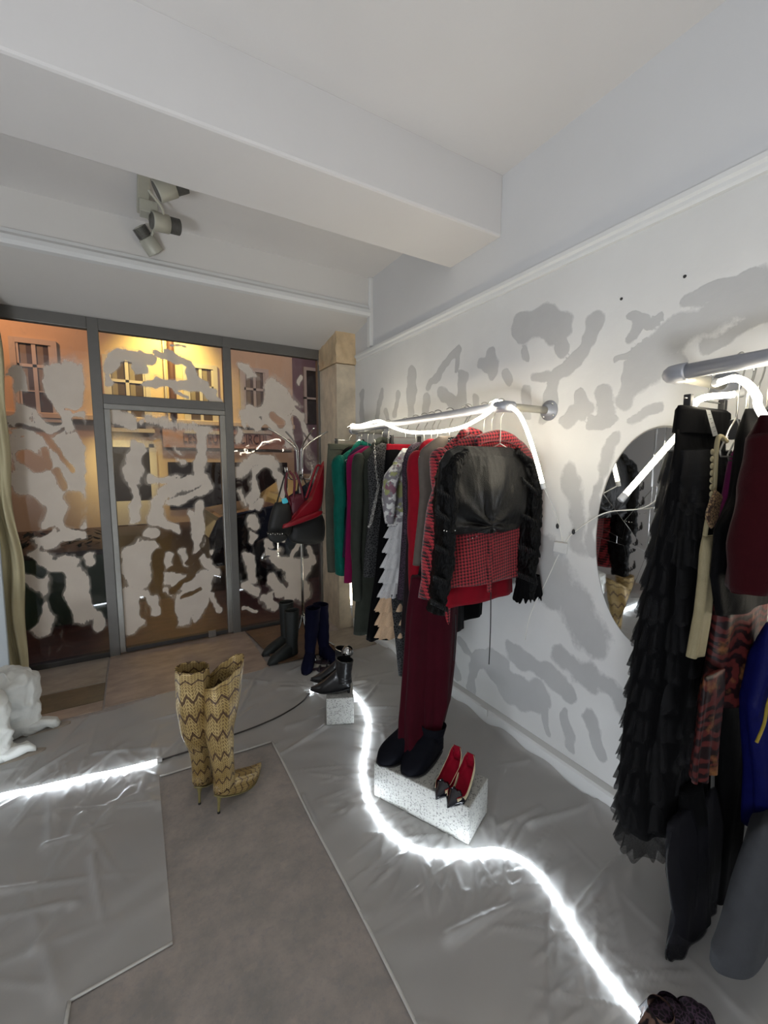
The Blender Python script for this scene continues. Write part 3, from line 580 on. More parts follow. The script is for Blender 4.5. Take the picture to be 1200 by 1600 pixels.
# ground floor openings
dx0, dz1 = FP(158, 692); dx1, _ = FP(240, 692)
dr = mesh('shop_door', *join([box_vf(dx0-.02, dx0+.25, FY-.08, FY, -.1, dz1), box_vf(dx1-.12, dx1+.05, FY-.08, FY, -.1, dz1), box_vf(dx0, dx1, FY-.08, FY, dz1-.1, dz1+.08), box_vf(dx0+.25, dx1-.12, FY-.06, FY, -.1, .55)]), M_SHUT, bld, smooth=False)
box('pane', dx0+.25, dx1-.12, FY-.03, FY-.01, .55, dz1-.1, M_NIGHT, dr)
sx0, sz1 = FP(262, 722); sf = box('shop_window', sx0, xe-.25, FY-.05, FY, .3, sz1, M_BRONZE, bld); 
for k in range(3):
    a = sx0+.08+k*(xe-.33-sx0)/3; box('pane', a, a+(xe-.33-sx0)/3-.08, FY-.07, FY-.05, .38, sz1-.08, M_NIGHT, sf)
b2 = thing('neighbouring_house', 'dim mauve house front beyond the end of the cream building', 'building', (6.5, FY+1, -.1))
M_MAUVE = plain_paint('mauve_render', (128, 108, 112)); box('wall', xe, 14, FY+.3, FY+.8, -.2, 7.5, M_MAUVE, b2)
wx0, wz1 = FP(478, 576); f = mesh('window', *join([box_vf(wx0, wx0+.09, FY+.2, FY+.3, 2.9, wz1), box_vf(wx0+.65, wx0+.73, FY+.2, FY+.3, 2.9, wz1), box_vf(wx0+1.3, wx0+1.39, FY+.2, FY+.3, 2.9, wz1), box_vf(wx0, wx0+1.39, FY+.2, FY+.3, wz1, wz1+.1), box_vf(wx0, wx0+1.39, FY+.2, FY+.3, 3.7, 3.76)]), M_SHUT, b2, smooth=False)
box('pane', wx0+.09, wx0+1.3, FY+.27, FY+.29, 2.9, wz1, M_NIGHT, f)
# parked black car
car = thing('parked_car', 'black car parked in the street behind the right shop pane', 'car', (2.9, 6.5, -.12))
M_CAR = simple('car_paint', (14, 15, 20), .25, .1, coat=.6); M_CGL = simple('car_glass', (32, 42, 52), .08)
prof = [(.85, .15), (.82, .55), (.95, .82), (1.75, .95), (2.4, 1.38), (3.9, 1.42), (4.55, 1.0), (4.85, .9), (4.9, .3), (4.85, .15)]
hexa('body', [(x, 5.95, z) for x, z in prof], [(x, 7.5, z) for x, z in prof], M_CAR, car, .06)
hexa('side_window', [(x, 5.93, z) for x, z in ((1.95, .98), (2.45, 1.33), (3.15, 1.35), (3.15, .98))], [(x, 5.96, z) for x, z in ((1.95, .98), (2.45, 1.33), (3.15, 1.35), (3.15, .98))], M_CGL, car)
hexa('side_window', [(x, 5.93, z) for x, z in ((3.22, .98), (3.22, 1.35), (3.85, 1.36), (4.35, 1.0))], [(x, 5.96, z) for x, z in ((3.22, .98), (3.22, 1.35), (3.85, 1.36), (4.35, 1.0))], M_CGL, car)
for wxx in (1.6, 4.1):
    for yy in (5.9, 7.35):
        wl = loft('wheel', [[(wxx+.31*s*math.cos(a), yy+dy, .19+.31*s*math.sin(a)) for a in np.linspace(0, 2*math.pi, 24, endpoint=False)] for s, dy in ((.8, 0), (1, .02), (1, .17), (.8, .2))], M_BLACKPL, car)
        loft('rim', [[(wxx+.2*s*math.cos(a), yy-.006+dy, .19+.2*s*math.sin(a)) for a in np.linspace(0, 2*math.pi, 18, endpoint=False)] for s, dy in ((.3, 0), (1, .01), (1, .05))], M_CHROME, wl)
# dark green planter
pl = thing('street_planter', 'dark green street planter with clipped hedge outside the left pane', 'planter', (-.95, 5.2, -.02))
M_GRN = simple('green_paint', (26, 60, 34), .5); box('trough', -1.75, -.28, 4.95, 5.5, -.02, .66, M_GRN, pl, .015); box('rim', -1.78, -.25, 4.92, 5.53, .64, .69, M_BRONZE, pl, .01)
hv, hf = [], []
for i in range(260):
    c = Vector((rng.uniform(-1.7, -.33), rng.uniform(5.0, 5.45), .69+rng.uniform(0, .16))); a = rng.uniform(0, 6.28); t = rng.uniform(-.6, .6)
    d = Vector((math.cos(a), math.sin(a), t))*.05; s = Vector((-math.sin(a), math.cos(a), .2))*.02; k = len(hv)
    hv += [tuple(c-d), tuple(c+s), tuple(c+d), tuple(c-s)]; hf.append((k, k+1, k+2, k+3))
o = mesh('hedge_leaves', hv, hf, simple('hedge_green', (24, 40, 22), .7), pl, smooth=False); o['kind'] = 'stuff'

# ------------------------------------------------------------------ curtain and pier at the left edge
M_SHEERC = simple('cream_voile', (196, 186, 150), .8, 0, .12, 6)
cx1 = float(onY(42, 1000, 3.66)[0])
grid = []
for z in np.linspace(2.6, .035, 60):
    row = []
    for k in range(50):
        s = k/49; x = cx1-.30*(1-s)+.012*math.sin(z*5+s*4)*s; y = 3.66+.028*math.sin(s*26+.8*math.sin(z*2.2))+.01*math.sin(s*60+z*7)
        row.append((x+.008*math.sin(z*9), y, z))
    grid.append(row)
cur = sheet('curtain', grid, M_SHEERC, None, .003); tag(cur, 'cream gathered curtain hanging at the left end of the shop window', 'curtain')
px1 = float(onY(11, 950, 3.5)[0]); pan = hexa('leaning_board', [(px1-.5, 3.40, 0.0), (px1, 3.40, 0.0), (px1, 3.43, 0.0), (px1-.5, 3.43, 0.0)], [(px1-.5, 3.58, 1.28), (px1-.02, 3.58, 1.28), (px1-.02, 3.61, 1.28), (px1-.5, 3.61, 1.28)], plain_paint('board_white', (196, 204, 208)), None, .005)
tag(pan, 'white board leaning by the curtain behind the white boots', 'board')

# ------------------------------------------------------------------ ceiling spot fixture
M_SPOT = simple('spot_grey_white', (176, 174, 160), .45, .1); M_SPOTD = simple('spot_dark', (92, 90, 84), .5)
sp = thing('ceiling_spotlights', 'grey white ceiling fixture with three swivelling spots behind the beam', 'spotlight', (.2, 2.75, CZ))
rp = [fl(258, 300, 2.985), fl(246, 345, 2.985), fl(256, 395, 2.985)]
box('base_plate', .10, .16, 2.5, 3.02, 2.965, 3.0, M_SPOT, sp, .006)
def cyl_rings(c, d, prof, n=24):
    d = np.array(d, float); d /= np.linalg.norm(d); a = np.cross(d, (0, 0, 1.0)); a /= np.linalg.norm(a); b = np.cross(d, a); c = np.array(c)
    return [[tuple(c+d*t+r*(math.cos(q)*a+math.sin(q)*b)) for q in np.linspace(0, 2*math.pi, n, endpoint=False)] for t, r in prof]
def spot_head(c, d, cable):
    h = loft('spot_head', cyl_rings(c, d, [(-.03, .040), (-.028, .048), (.055, .050), (.06, .050)]), M_SPOT, sp, cap=(True, True))
    h2 = loft('lens', cyl_rings(np.array(c), d, [(.048, .041), (.061, .043)]), M_SPOTD, h)
    for k in range(9):
        hh = -.034-k*.0062; loft('cooling_fin', cyl_rings(c, d, [(hh, .043), (hh-.003, .043)], 20), M_SPOTD, h)
    tube('core', [np.array(c)-np.array(d)/np.linalg.norm(d)*.09, np.array(c)-np.array(d)/np.linalg.norm(d)*.03], .030, M_SPOT, h, seg=14)
    b = tube('bracket', [cable, (np.array(cable)+np.array(c))/2+np.array((.03, 0, 0)), np.array(c)], .008, M_SPOT, sp, seg=6)
spot_head(fl(263, 294, 2.87), (-.85, .1, -.45), (.15, 2.56, 2.97)); spot_head(fl(255, 349, 2.87), (-1, -.25, -.12), (.15, 2.75, 2.97)); spot_head(fl(233, 379, 2.87), (.55, .35, -.65), (.14, 2.98, 2.97))
box('transformer', .11, .20, 2.84, 2.92, 2.9, 2.965, M_SPOT, sp, .004)

# ------------------------------------------------------------------ terrazzo blocks
def tblock(name, corners, h, label):
    t = prism(name, corners, 0.004, h, M_TERR, None, .004); tag(t, label, 'stone block'); return t
A_, B_, C_ = np.array((.868, 1.57)), np.array((1.066, 1.155)), np.array((1.245, 1.236)); D_ = A_+(C_-B_)
tblock('terrazzo_block', [tuple(A_), tuple(B_), tuple(C_), tuple(D_)], .165, 'long speckled terrazzo block carrying the heeled pumps and black ankle boots')
a2, b2_ = np.array((.885, 2.167)), np.array((1.03, 2.103)); nrm = np.array((-(b2_-a2)[1], (b2_-a2)[0])); nrm = nrm/np.linalg.norm(nrm)*.30
tblock('terrazzo_cube', [tuple(a2), tuple(b2_), tuple(b2_+nrm), tuple(a2+nrm)], .168, 'small speckled stone block carrying pointed black ankle boots')

# ------------------------------------------------------------------ shoes
def frame(heel, ang):
    f = np.array((math.cos(ang), math.sin(ang), 0)); s = np.array((-math.sin(ang), math.cos(ang), 0)); return np.array(heel, float), f, s
def foot(name, heel, ang, L, wd, hh, top, m, parent, point=1.0, tipup=0.0, n=22, k=20, toe_h=.03, solid_cap=True):
    """closed foot volume: heel at origin, length L; hh heel lift; top(t) height of the upper"""
    o, f, s = frame(heel, ang); rings = []
    for i in range(n):
        t = i/(n-1); w_ = wd*(.62+.38*math.sin(min(t/.68, 1)*math.pi/2)) if t < .68 else wd*(1-((t-.68)/.32)**(1.25 if point > .5 else 2.6)*(.93 if point > .5 else .75))
        if t < .06: w_ *= .55+.45*(t/.06)**.5
        zb = hh*max(0, 1-t/.62)**1.4+tipup*max(0, (t-.7)/.3)**2; zt_ = max(zb+.008, top(t)+tipup*max(0, (t-.7)/.3)**2)
        r = []
        for j in range(k):
            a = 2*math.pi*j/k; ca, sa = math.cos(a), math.sin(a)
            zz = zb+(zt_-zb)*(.5+.5*sa) if sa > 0 else zb+(zt_-zb)*.5*(1-min(1, abs(sa)*1.6)); cc = math.copysign(abs(ca)**.7, ca)
            r.append(tuple(o+f*L*t+s*(w_/2*cc)+np.array((0, 0, zz))))
        rings.append(r)
    return loft(name, rings, m, parent)
def shaft(name, pts, m, parent, k=28, wrinkle=.0, solid=.004, capb=True):
    """pts [(center xyz, a, b, ang, tilt)] ; a,b half axes"""
    P = np.array([list(p[0])+[p[1], p[2], p[3], p[4] if len(p) > 4 else 0] for p in pts], float); tt = np.linspace(0, 1, len(P)); n = 34; rings = []
    for t in np.linspace(0, 1, n):
        q = [np.interp(t, tt, P[:, c]) for c in range(7)]; r = []
        for j in range(k):
            a = 2*math.pi*j/k; wv = 1+wrinkle*math.sin(t*38+2*math.sin(a))
            lx, ly = q[3]*wv*math.cos(a), q[4]*wv*math.sin(a); c, s = math.cos(q[5]), math.sin(q[5])
            r.append((q[0]+lx*c-ly*s, q[1]+lx*s+ly*c, q[2]+q[6]*math.cos(a)))
        rings.append(r)
    return loft(name, rings, m, parent, cap=(capb, False), solid=solid)
def stiletto(heel, ang, h, m, tipm, parent, r0=.014, r1=.005):
    o, f, s = frame(heel, ang); p = tube('heel', [o+f*.022+(0, 0, h), o+f*.014+(0, 0, h*.5), o+f*.010+(0, 0, .008)], [r0, r1*1.1, r1], m, parent, seg=10); tube('heel_tip', [o+f*.010+(0, 0, .009), o+f*.010+(0, 0, .0)], r1*1.15, tipm, p, seg=10)

# gold boots
M_GOLD = chevron_leather(); M_LINE = simple('boot_lining', (150, 128, 70), .7)
M_HEELG = simple('olive_heel', (122, 112, 70), .4)
def gold_boot(heel, ang, tops, label):
    b = thing('knee_boot', label, 'boot', tuple(heel)+(0,) if len(heel) == 2 else heel)
    o, f, s = frame((heel[0], heel[1], 0), ang)
    foot('foot', o, ang, .30, .085, .095, lambda t: .135-.02*t if t < .25 else .13*(1-t)**.9+.03*(1-t)+.018, M_GOLD, b, 1.0, .02)
    foot('sole', o-np.array((0, 0, .004)), ang, .30, .08, .088, lambda t: .0, M_HEELG, b, 1.0, .02)
    shaft('shaft', [(o+f*.05+(0, 0, .10), .052, .040, ang), (o+f*.052+(0, 0, .17), .048, .040, ang), (o+f*.045+(0, 0, .24), .050, .045, ang)]+tops, M_GOLD, b, wrinkle=.008, capb=False)
    stiletto(o, ang, .098, M_HEELG, M_BLACKPL, b, .017, .0055)
    return b
gold_boot((.232, 1.822), math.radians(38), [(np.array((.262, 1.86, .36)), .062, .058, .6), (np.array((.278, 1.862, .48)), .078, .066, .5), (np.array((.290, 1.872, .58)), .088, .062, .35, .02), (np.array((.296, 1.876, .615)), .090, .060, .32, .045)], 'gold and brown zigzag woven knee boot, nearer the camera, toe showing')
gold_boot((.170, 1.915), math.radians(62), [(np.array((.172, 1.905, .36)), .058, .052, .3), (np.array((.166, 1.90, .48)), .066, .058, .2), (np.array((.170, 1.89, .60)), .068, .062, .0), (np.array((.170, 1.89, .655)), .067, .064, .0, -.006)], 'gold and brown zigzag woven knee boot behind its mate, round top open')

# white fluffy boots
M_WHT = simple('white_fleece', (214, 214, 208), .75, 0, .08, 30, .9, 26)
def white_boot(px, py, label, sc=1.0):
    b = thing('white_boot', label, 'boot', (px, py, 0)); o = np.array((px, py, 0))
    def lump(r, a, b_): 
        return [[tuple(np.array(p)+np.array(noise.noise_vector(Vector(p)*19))*.022+np.array(noise.noise_vector(Vector(p)*55))*.007) for p in q] for q in r]
    rr = []
    for z, a, c, dx in ((.015, .10, .07, .08), (.08, .10, .075, .075), (.14, .105, .08, .07), (.20, .12, .09, .06), (.26, .125, .095, .05), (.30, .11, .085, .04), (.32, .07, .055, .03), (.31, .04, .03, .03)):
        rr.append([(o[0]+dx*sc+a*sc*math.cos(q), o[1]+c*sc*math.sin(q), z*sc*1.22) for q in np.linspace(0, 2*math.pi, 64, endpoint=False)])
    _R = [np.array(q) for q in rr]; rr = [((1-f_)*_R[i]+f_*_R[i+1]) for i in range(len(_R)-1) for f_ in (0, .25, .5, .75)]+[_R[-1]]
    loft('shaft', lump(rr, 0, 0), M_WHT, b)
    fr = []
    for t, hw, h in ((0, .05, .09), (.08, .065, .10), (.16, .06, .085), (.22, .05, .068), (.26, .045, .06), (.30, .035, .05), (.32, .012, .02)):
        fr.append([(o[0]+(t-.06)*sc, o[1]-.01*sc+hw*sc*math.cos(q), .012+max(0, h*sc*(.5+.5*math.sin(q)))) for q in np.linspace(0, 2*math.pi, 28, endpoint=False)])
    loft('foot', lump(fr, 0, 0), M_WHT, b); foot('sole', o+(-.05*sc, -.01, -.0), -.0, .36*sc, .09, .0, lambda t: .012, simple('pale_sole', (150, 140, 128), .7), b, 0)
tb = fl(92, 1136); white_boot(tb[0]-.255, tb[1]+.02, 'white crumpled boot lying nearest the curtain, rounded toe showing')
white_boot(-.79, 2.74, 'white crumpled boot cut by the left edge of the photo')

# pumps
M_CREAM = simple('cream_leather', (196, 184, 150), .5); M_RED = fabric('red_satin', (170, 20, 48), .5, .1); M_PATENT = simple('black_patent', (14, 15, 24), .12, coat=.5)
def pump(heel, tip, z, label):
    heel = np.array((heel[0], heel[1], z)); tip = np.array((tip[0], tip[1], z)); d = tip-heel; L = np.linalg.norm(d); ang = math.atan2(d[1], d[0]); o, f, s = frame(heel, ang)
    b = thing('heeled_pump', label, 'shoe', tuple(heel))
    wd, hh = .086, .06; print('pump length', L)
    def W(t): return wd*(.66+.34*math.sin(min(t/.62, 1)*math.pi/2)) if t < .62 else wd*max(.05, 1-((t-.62)/.38)**1.15*.95)
    def Z(t): return hh*max(0, 1-t/.6)**1.4
    def U(sc, t0, t1, lift, wall, n=26):
        g = []
        for t in np.linspace(t0, t1, n):
            r = []; w_ = W(t)*sc/2; z0 = Z(t)+lift; hgt = wall(t)
            if t < .05: w_ *= .6+.4*(t/.05)
            for q in np.linspace(-1, 1, 15):
                x = w_*math.copysign(min(1, abs(q)*1.5), q); zz = z0+hgt*max(0, abs(q)-.55)/.45; r.append(tuple(o+f*L*t+s*x*(1-.10*max(0, abs(q)-.55)/.45)+np.array((0, 0, zz))))
            g.append(r)
        return g
    wall = lambda t: .045-.022*min(1, t/.5)+(.02*max(0, .12-t)/.12)
    sheet('upper', U(1, 0, .80, .004, wall), M_CREAM, b, .002); sheet('lining', U(.90, .0, .80, .008, lambda t: wall(t)*.96), M_RED, b, .001)
    e = frame(heel, ang)
    back = [[tuple(o+f*(L*.0-.0)+s*(W(0)*.3*q)+np.array((0, 0, Z(0)+.006+zz))) for q in np.linspace(-1, 1, 7)] for zz in (0, .03, .062)]
    sheet('counter', back, M_RED, b, .004)
    rings = []
    for t in np.linspace(.66, 1, 12):
        w_ = W(t)/2*1.06; hgt = .034*(1-((t-.66)/.34))+.012; sc = 1
        rings.append([tuple(o+f*(L*t+(.010*math.cos(a*9) if t < .67 else 0))+s*w_*math.cos(a)+np.array((0, 0, Z(t)+.001+hgt*max(0, math.sin(a))))) for a in np.linspace(0, 2*math.pi, 28, endpoint=False)])
    loft('toe_cap', rings, M_PATENT, b); foot('sole', o-np.array((0, 0, .0)), ang, L*.98, wd*.95, hh, lambda t: 0, M_BLACKPL, b, 1)
    tube('heel', [o+f*.012+(0, 0, hh-.012), o+f*.008+(0, 0, .025), o+f*.006+(0, 0, 0)], [.018, .010, .011], M_PATENT, b, seg=10)
z1 = .166
pump(fl(714, 1172, z1+.11)[:2], fl(681, 1250, z1)[:2], z1, 'cream and black toed pump lined in red, beside the ankle boots')
pump(fl(735, 1184, z1+.11)[:2], fl(699, 1263, z1)[:2], z1, 'cream and black toed pump lined in red, at the end of the block')
# black suede ankle boots on the block
M_SUEDE = simple('black_suede', (11, 12, 20), .8, 0, .2, 40, .3, spec=.12)
def ankle_boot(heel, ang, L, z, label, m, hh=.02, wd=.10, sh=.12, pointed=0.0, heelr=0.0, sr=.048):
    o = np.array((heel[0], heel[1], z)); b = thing('ankle_boot', label, 'boot', tuple(o)); _, f, s = frame(o, ang)
    foot('foot', o, ang, L, wd, hh, lambda t: (hh+.085 if t < .3 else (hh+.085)*(1-(t-.3)/.7)**(.75 if pointed < .5 else 1.3)+.022), m, b, pointed)
    foot('sole', o-np.array((0, 0, .0)), ang, L*1.02, wd*1.04, hh*.7, lambda t: .0, M_BLACKPL, b, pointed)
    shaft('shaft', [(o+f*L*.16+(0, 0, hh+.02), L*.19, sr*.9, ang), (o+f*L*.17+(0, 0, hh+.07), sr*1.0, sr*.85, ang), (o+f*L*.14+(0, 0, hh+sh), sr*1.15, sr, ang, .008)], m, b, wrinkle=.01, capb=False)
    if heelr: tube('heel', [o+f*.018+(0, 0, hh+.01), o+f*.012+(0, 0, .0)], [heelr*1.6, heelr], M_BLACKPL, b, seg=10)
    else: tube('heel', [o+f*.03+(0, 0, hh+.01), o+f*.03+(0, 0, .001)], .03, M_BLACKPL, b, seg=12)
    return b
def boot_px(tip, heel, z, **kw):
    t, h = fl(*tip, z), fl(*heel, z); d = t-h; return h[:2], math.atan2(d[1], d[0]), np.linalg.norm(d)
h, a, L = boot_px((590, 1196), (655, 1163), z1); ankle_boot(h, a, .24, z1, 'black suede ankle boot at the back, toe over the terrazzo block edge', M_SUEDE, sh=.16, wd=.115)
h, a, L = boot_px((640, 1215), (682, 1180), z1); ankle_boot(h+np.array((.03, .03)), a, .24, z1, 'black suede ankle boot with the burgundy trouser leg falling into it', M_SUEDE, wd=.118, sr=.056)
# pointed ankle boots and sandals on the cube
M_BLKL = simple('black_leather', (20, 20, 22), .3, coat=.2); zc = .170
h, a, L = boot_px((487, 1079), (548, 1082), zc); ankle_boot(h, a, .24, zc, 'black leather ankle boot with long pointed toe, nearest on the small block', M_BLKL, .045, .075, .16, 1.0, .008, .045)
h, a, L = boot_px((489, 1066), (548, 1068), zc); ankle_boot(h+np.array((0, .02)), a, .24, zc, 'black leather ankle boot with pointed toe behind its mate on the small block', M_BLKL, .045, .075, .17, 1.0, .008, .045)
M_SAND = simple('dark_sandal', (44, 30, 40), .5)
for k, (tp, hp, lb) in enumerate((((484, 1048), (536, 1050), 'strappy black flat sandal on the floor behind the small block'), ((490, 1037), (538, 1036), 'strappy black flat sandal, the farther one behind the small block'))):
    t_, h_ = fl(*tp, .0), fl(*hp, .0); an = math.atan2(*(t_-h_)[[1, 0]]); o, f, s = frame(h_, an); b = thing('sandal', lb, 'sandal', tuple(h_))
    foot('sole', o+(0, 0, .006), an, .24, .075, .03, lambda t: .035*(1-t)**2+.012, M_SAND, b, 1)
    for tt in (.25, .5, .72): 
        w_ = .036; c = o+f*.24*tt; tube('strap', [c-s*w_+(0, 0, .02), c+(0, 0, .065-.03*tt), c+s*w_+(0, 0, .02)], .005, M_BLKL, b, seg=6)
    tube('ankle_strap', [o+f*.05-s*.03+(0, 0, .03), o+f*.03-s*.035+(0, 0, .09), o+f*-.005+(0, 0, .10), o+f*.03+s*.035+(0, 0, .09), o+f*.05+s*.03+(0, 0, .03)], .006, M_BLKL, b, seg=6)
gb = mesh('glass_ball', *sphere_vf(fl(543, 1018, .40), .036), glass_mat('frosted_bubble', False, .35)); tag(gb, 'clear glass ball sitting on top of the pointed black boots', 'glass ball')

# ------------------------------------------------------------------ coat stand
cs = thing('coat_stand', 'chrome coat stand with curved arms and hooks by the window', 'coat stand', (1.12, 3.2, 0)); cx_, cy_ = 1.12, 3.2
tube('pole', [(cx_, cy_, .25), (cx_, cy_, 1.46)], .011, M_CHROME, cs, seg=12, n=3)
for k in range(5):
    a = math.radians(200+k*72); d = np.array((math.cos(a), math.sin(a), 0)); c = np.array((cx_, cy_, 0))
    tube('leg', [c+d*.01+(0, 0, .30), c+d*.05+(0, 0, .20), c+d*.16+(0, 0, .09), c+d*.25+(0, 0, .018)], .009, M_CHROME, cs, seg=8)
for k in range(4):
    a = math.radians(8+k*90+(0)); d = np.array((math.cos(a), math.sin(a)*.9, 0)); c = np.array((cx_, cy_, 0))
    tube('arm', [c+d*.02+(0, 0, 1.40), c+d*.025+(0, 0, 1.58), c+d*.04+(0, 0, 1.64), c+d*.13+(0, 0, 1.71), c+d*.25+(0, 0, 1.775)], .0065, M_CHROME, cs, seg=8)
for k in range(6):
    a = math.radians(20+k*60); d = np.array((math.cos(a), math.sin(a), 0)); c = np.array((cx_, cy_, 0))
    tube('hook', [c+(0, 0, 1.41), c+d*.07+(0, 0, 1.395), c+d*.11+(0, 0, 1.42), c+d*.125+(0, 0, 1.49)], .005, M_CHROME, cs, seg=8)
def YP(l, y): return [tuple(onY(u, v, y)[[0, 2]]) for u, v in l]
def YT(l, y): return [tuple(onY(u, v, y)) for u, v in l]
M_REDL = simple('red_leather', (138, 12, 28), .45); M_DKRED = simple('burgundy_leather', (92, 22, 36), .5); M_BAGK = simple('black_bag', (30, 30, 28), .6)
bg = thing('red_bag', 'red leather shoulder bag slung low on the coat stand', 'bag', tuple(onY(480, 810, 3.05)))
pillow('body', YP([(458, 812), (470, 792), (488, 775), (503, 730), (506, 722), (505, 765), (500, 795), (480, 812), (446, 822)], 3.05), 3.05, .09, M_REDL, bg)
pillow('flap', YP([(442, 820), (497, 798), (499, 806), (446, 825)], 3.0), 3.0, .05, M_REDL, bg); tube('strap', YT([(503, 730), (497, 727), (492, 735), (478, 778)], 3.08), .008, M_REDL, bg)
bg = thing('burgundy_bag', 'burgundy strap bag hanging from the left coat stand hook', 'bag', tuple(onY(455, 770, 3.1)))
pillow('body', YP([(452, 775), (474, 772), (478, 800), (455, 805)], 3.12), 3.12, .06, M_DKRED, bg)
for l in ([(448, 738), (446, 765), (455, 790)], [(452, 736), (460, 750), (458, 785)], [(462, 738), (470, 760), (474, 782)]): tube('strap', YT(l, 3.1), .009, M_DKRED, bg, seg=6)
bg = thing('dark_bag', 'dark green black tote hanging left of the red bag', 'bag', tuple(onY(436, 810, 3.08)))
pillow('body', YP([(430, 785), (452, 788), (455, 832), (436, 842), (419, 832), (424, 800)], 3.1), 3.1, .08, M_BAGK, bg); tube('handle', YT([(432, 788), (440, 760), (447, 738), (448, 760), (444, 790)], 3.1), .006, M_BAGK, bg)
pillow('tag', YP([(440, 780), (447, 778), (450, 785), (442, 787)], 3.04), 3.04, .01, simple('turquoise', (80, 200, 220), .4), bg)
bg = thing('studded_pouch', 'small black pouch with a row of studs under the dark tote', 'bag', tuple(onY(432, 838, 3.0)))
pillow('body', YP([(416, 831), (446, 834), (448, 842), (434, 848), (421, 844)], 3.0), 3.0, .05, M_BAGK, bg)
for k in range(7):
    o = mesh('stud', *sphere_vf(onY(419+k*3.7, 834+(k % 2), 2.972), .0045, 8, 6), M_CHROME, bg)
bg = thing('black_bag', 'wide black bag hanging beneath the red bag', 'bag', tuple(onY(480, 830, 3.12)))
pillow('body', YP([(451, 822), (475, 812), (504, 805), (505, 845), (478, 850), (453, 845)], 3.14), 3.14, .10, M_BAGK, bg); tube('strap', YT([(458, 825), (466, 760), (470, 742), (480, 760), (500, 810)], 3.16), .006, M_BAGK, bg)
# tall boots under the stand
def tall_boot(heel, ang, L, m, label, h=.40, sr=.055, dx=0.0, wrink=.01):
    o = np.array((heel[0], heel[1], .0)); b = thing('tall_boot', label, 'boot', tuple(o)); _, f, s = frame(o, ang)
    foot('foot', o, ang, L, .085, .02, lambda t: (.11 if t < .28 else .11*(1-(t-.28)/.72)**.7+.02), m, b, 0.2); foot('sole', o, ang, L*1.02, .09, .0, lambda t: .012, M_BLACKPL, b, .2)
    shaft('shaft', [(o+f*L*.17+(0, 0, .03), L*.18, .038, ang), (o+f*L*.18+(0, 0, .10), .046, .038, ang), (o+f*L*.16+(dx*.5, 0, h*.6), sr, sr*.85, ang), (o+f*L*.16+(dx, 0, h), sr*1.1, sr*.95, ang)], m, b, wrinkle=wrink, capb=False)
M_DG = simple('dark_green_rubber', (24, 28, 26), .6); M_NAVY = simple('navy_suede', (10, 11, 32), .85, spec=.1)
tall_boot((1.06, 3.32), math.radians(190), .26, M_DG, 'dark green tall boot standing nearest the window pane', .40, .055)
tall_boot((1.05, 3.16), math.radians(195), .26, M_DG, 'dark green tall boot left of the navy boots', .38, .055)
tall_boot((1.10, 2.98), math.radians(238), .22, M_NAVY, 'navy suede tall boot, toe pointing forward at the stand', .44, .06, .03, .03)
tall_boot((1.20, 3.03), math.radians(285), .22, M_NAVY, 'navy suede tall boot, the one nearer the stone pillar', .44, .06, -.02, .03)

# ------------------------------------------------------------------ racks: pipes and brackets
def rack(name, x, y0, y1, z, label, returns, r=.021):
    t = thing(name, label, 'clothes rail', (WX, (y0+y1)/2, z))
    pts = [(x, y0+.03, z), (x, y1-.03, z)]
    tube('rail_pipe', pts, r, M_PIPE, t, seg=14, n=3)
    for y in returns:
        tube('wall_arm', [(x+.03, y, z), (WX-.01, y, z)], r*.82, simple('arm_metal', (176, 172, 160), .4, .5), t, seg=12, n=3)
        s = 1 if y == y0 else -1; tube('elbow', [(x, y+s*.045, z), (x, y+s*.02, z), (x+.012, y+.0, z), (x+.035, y, z), (x+.055, y, z)], r*1.2, M_PIPE, t, seg=12, n=4)
        fl_ = loft('wall_flange', cyl_rings((WX, y, z), (-1, 0, 0), [(0, .048), (.006, .048), (.008, .03), (.03, .028)]), M_PIPE, t)
        for q in range(4): mesh('screw', *sphere_vf((WX-.008, y+.037*math.cos(q*1.57+.7), z+.037*math.sin(q*1.57+.7)), .006, 8, 5), M_CHROME, t)
    return t
R1X, R1Z, R2X, R2Z = 1.44, 1.765, 1.385, 1.77
rack('clothes_rail', R1X, 1.40, 2.95, R1Z, 'grey pipe clothes rail on the wall holding the long row of clothes', (1.40, 2.95))
rack('clothes_rail', R2X, -.45, .690, R2Z, 'thick grey pipe clothes rail nearest the camera above the black ruffled skirt', (.69,))

# rack LED tubes
led('led_tube', [(1.47, 2.98, 1.785), (1.44, 2.94, 1.80), (1.41, 2.86, 1.80), (1.40, 2.72, 1.785), tuple(onY(592, 658, 2.45)), tuple(onX(612, 667, 1.39)), tuple(onX(640, 675, 1.38)), tuple(onX(680, 675, 1.38)), tuple(onX(720, 668, 1.38)), tuple(onX(752, 652, 1.39)), tuple(onX(768, 640, 1.41)), (1.45, 1.46, 1.795), tuple(onX(798, 636, 1.455)), tuple(onX(813, 650, 1.46)), tuple(onX(826, 680, 1.47)), tuple(onX(837, 715, 1.475)), tuple(onX(848, 756, 1.48))],
    'warm white light tube draped over the long clothes rail, end hanging down', M_WARM, .0085)
led('led_tube', [(1.50, 2.93, 1.70), (1.49, 2.93, 1.5), (1.475, 2.93, 1.2), tuple(onY(549, 860, 2.92)), tuple(onY(548, 905, 2.92)), tuple(onY(549, 945, 2.92))], 'warm white light tube hanging vertically behind the farthest clothes', M_WARM, .007)
led('led_tube', [tuple(onY(976, 774, .80)), tuple(onY(1010, 735, .78)), tuple(onY(1045, 695, .74)), tuple(onY(1072, 664, .70)), (1.50, .66, 1.70), (1.58, .60, 1.715)], 'warm white light tube slanting across the broken oval mirror', M_WARM, .0095)
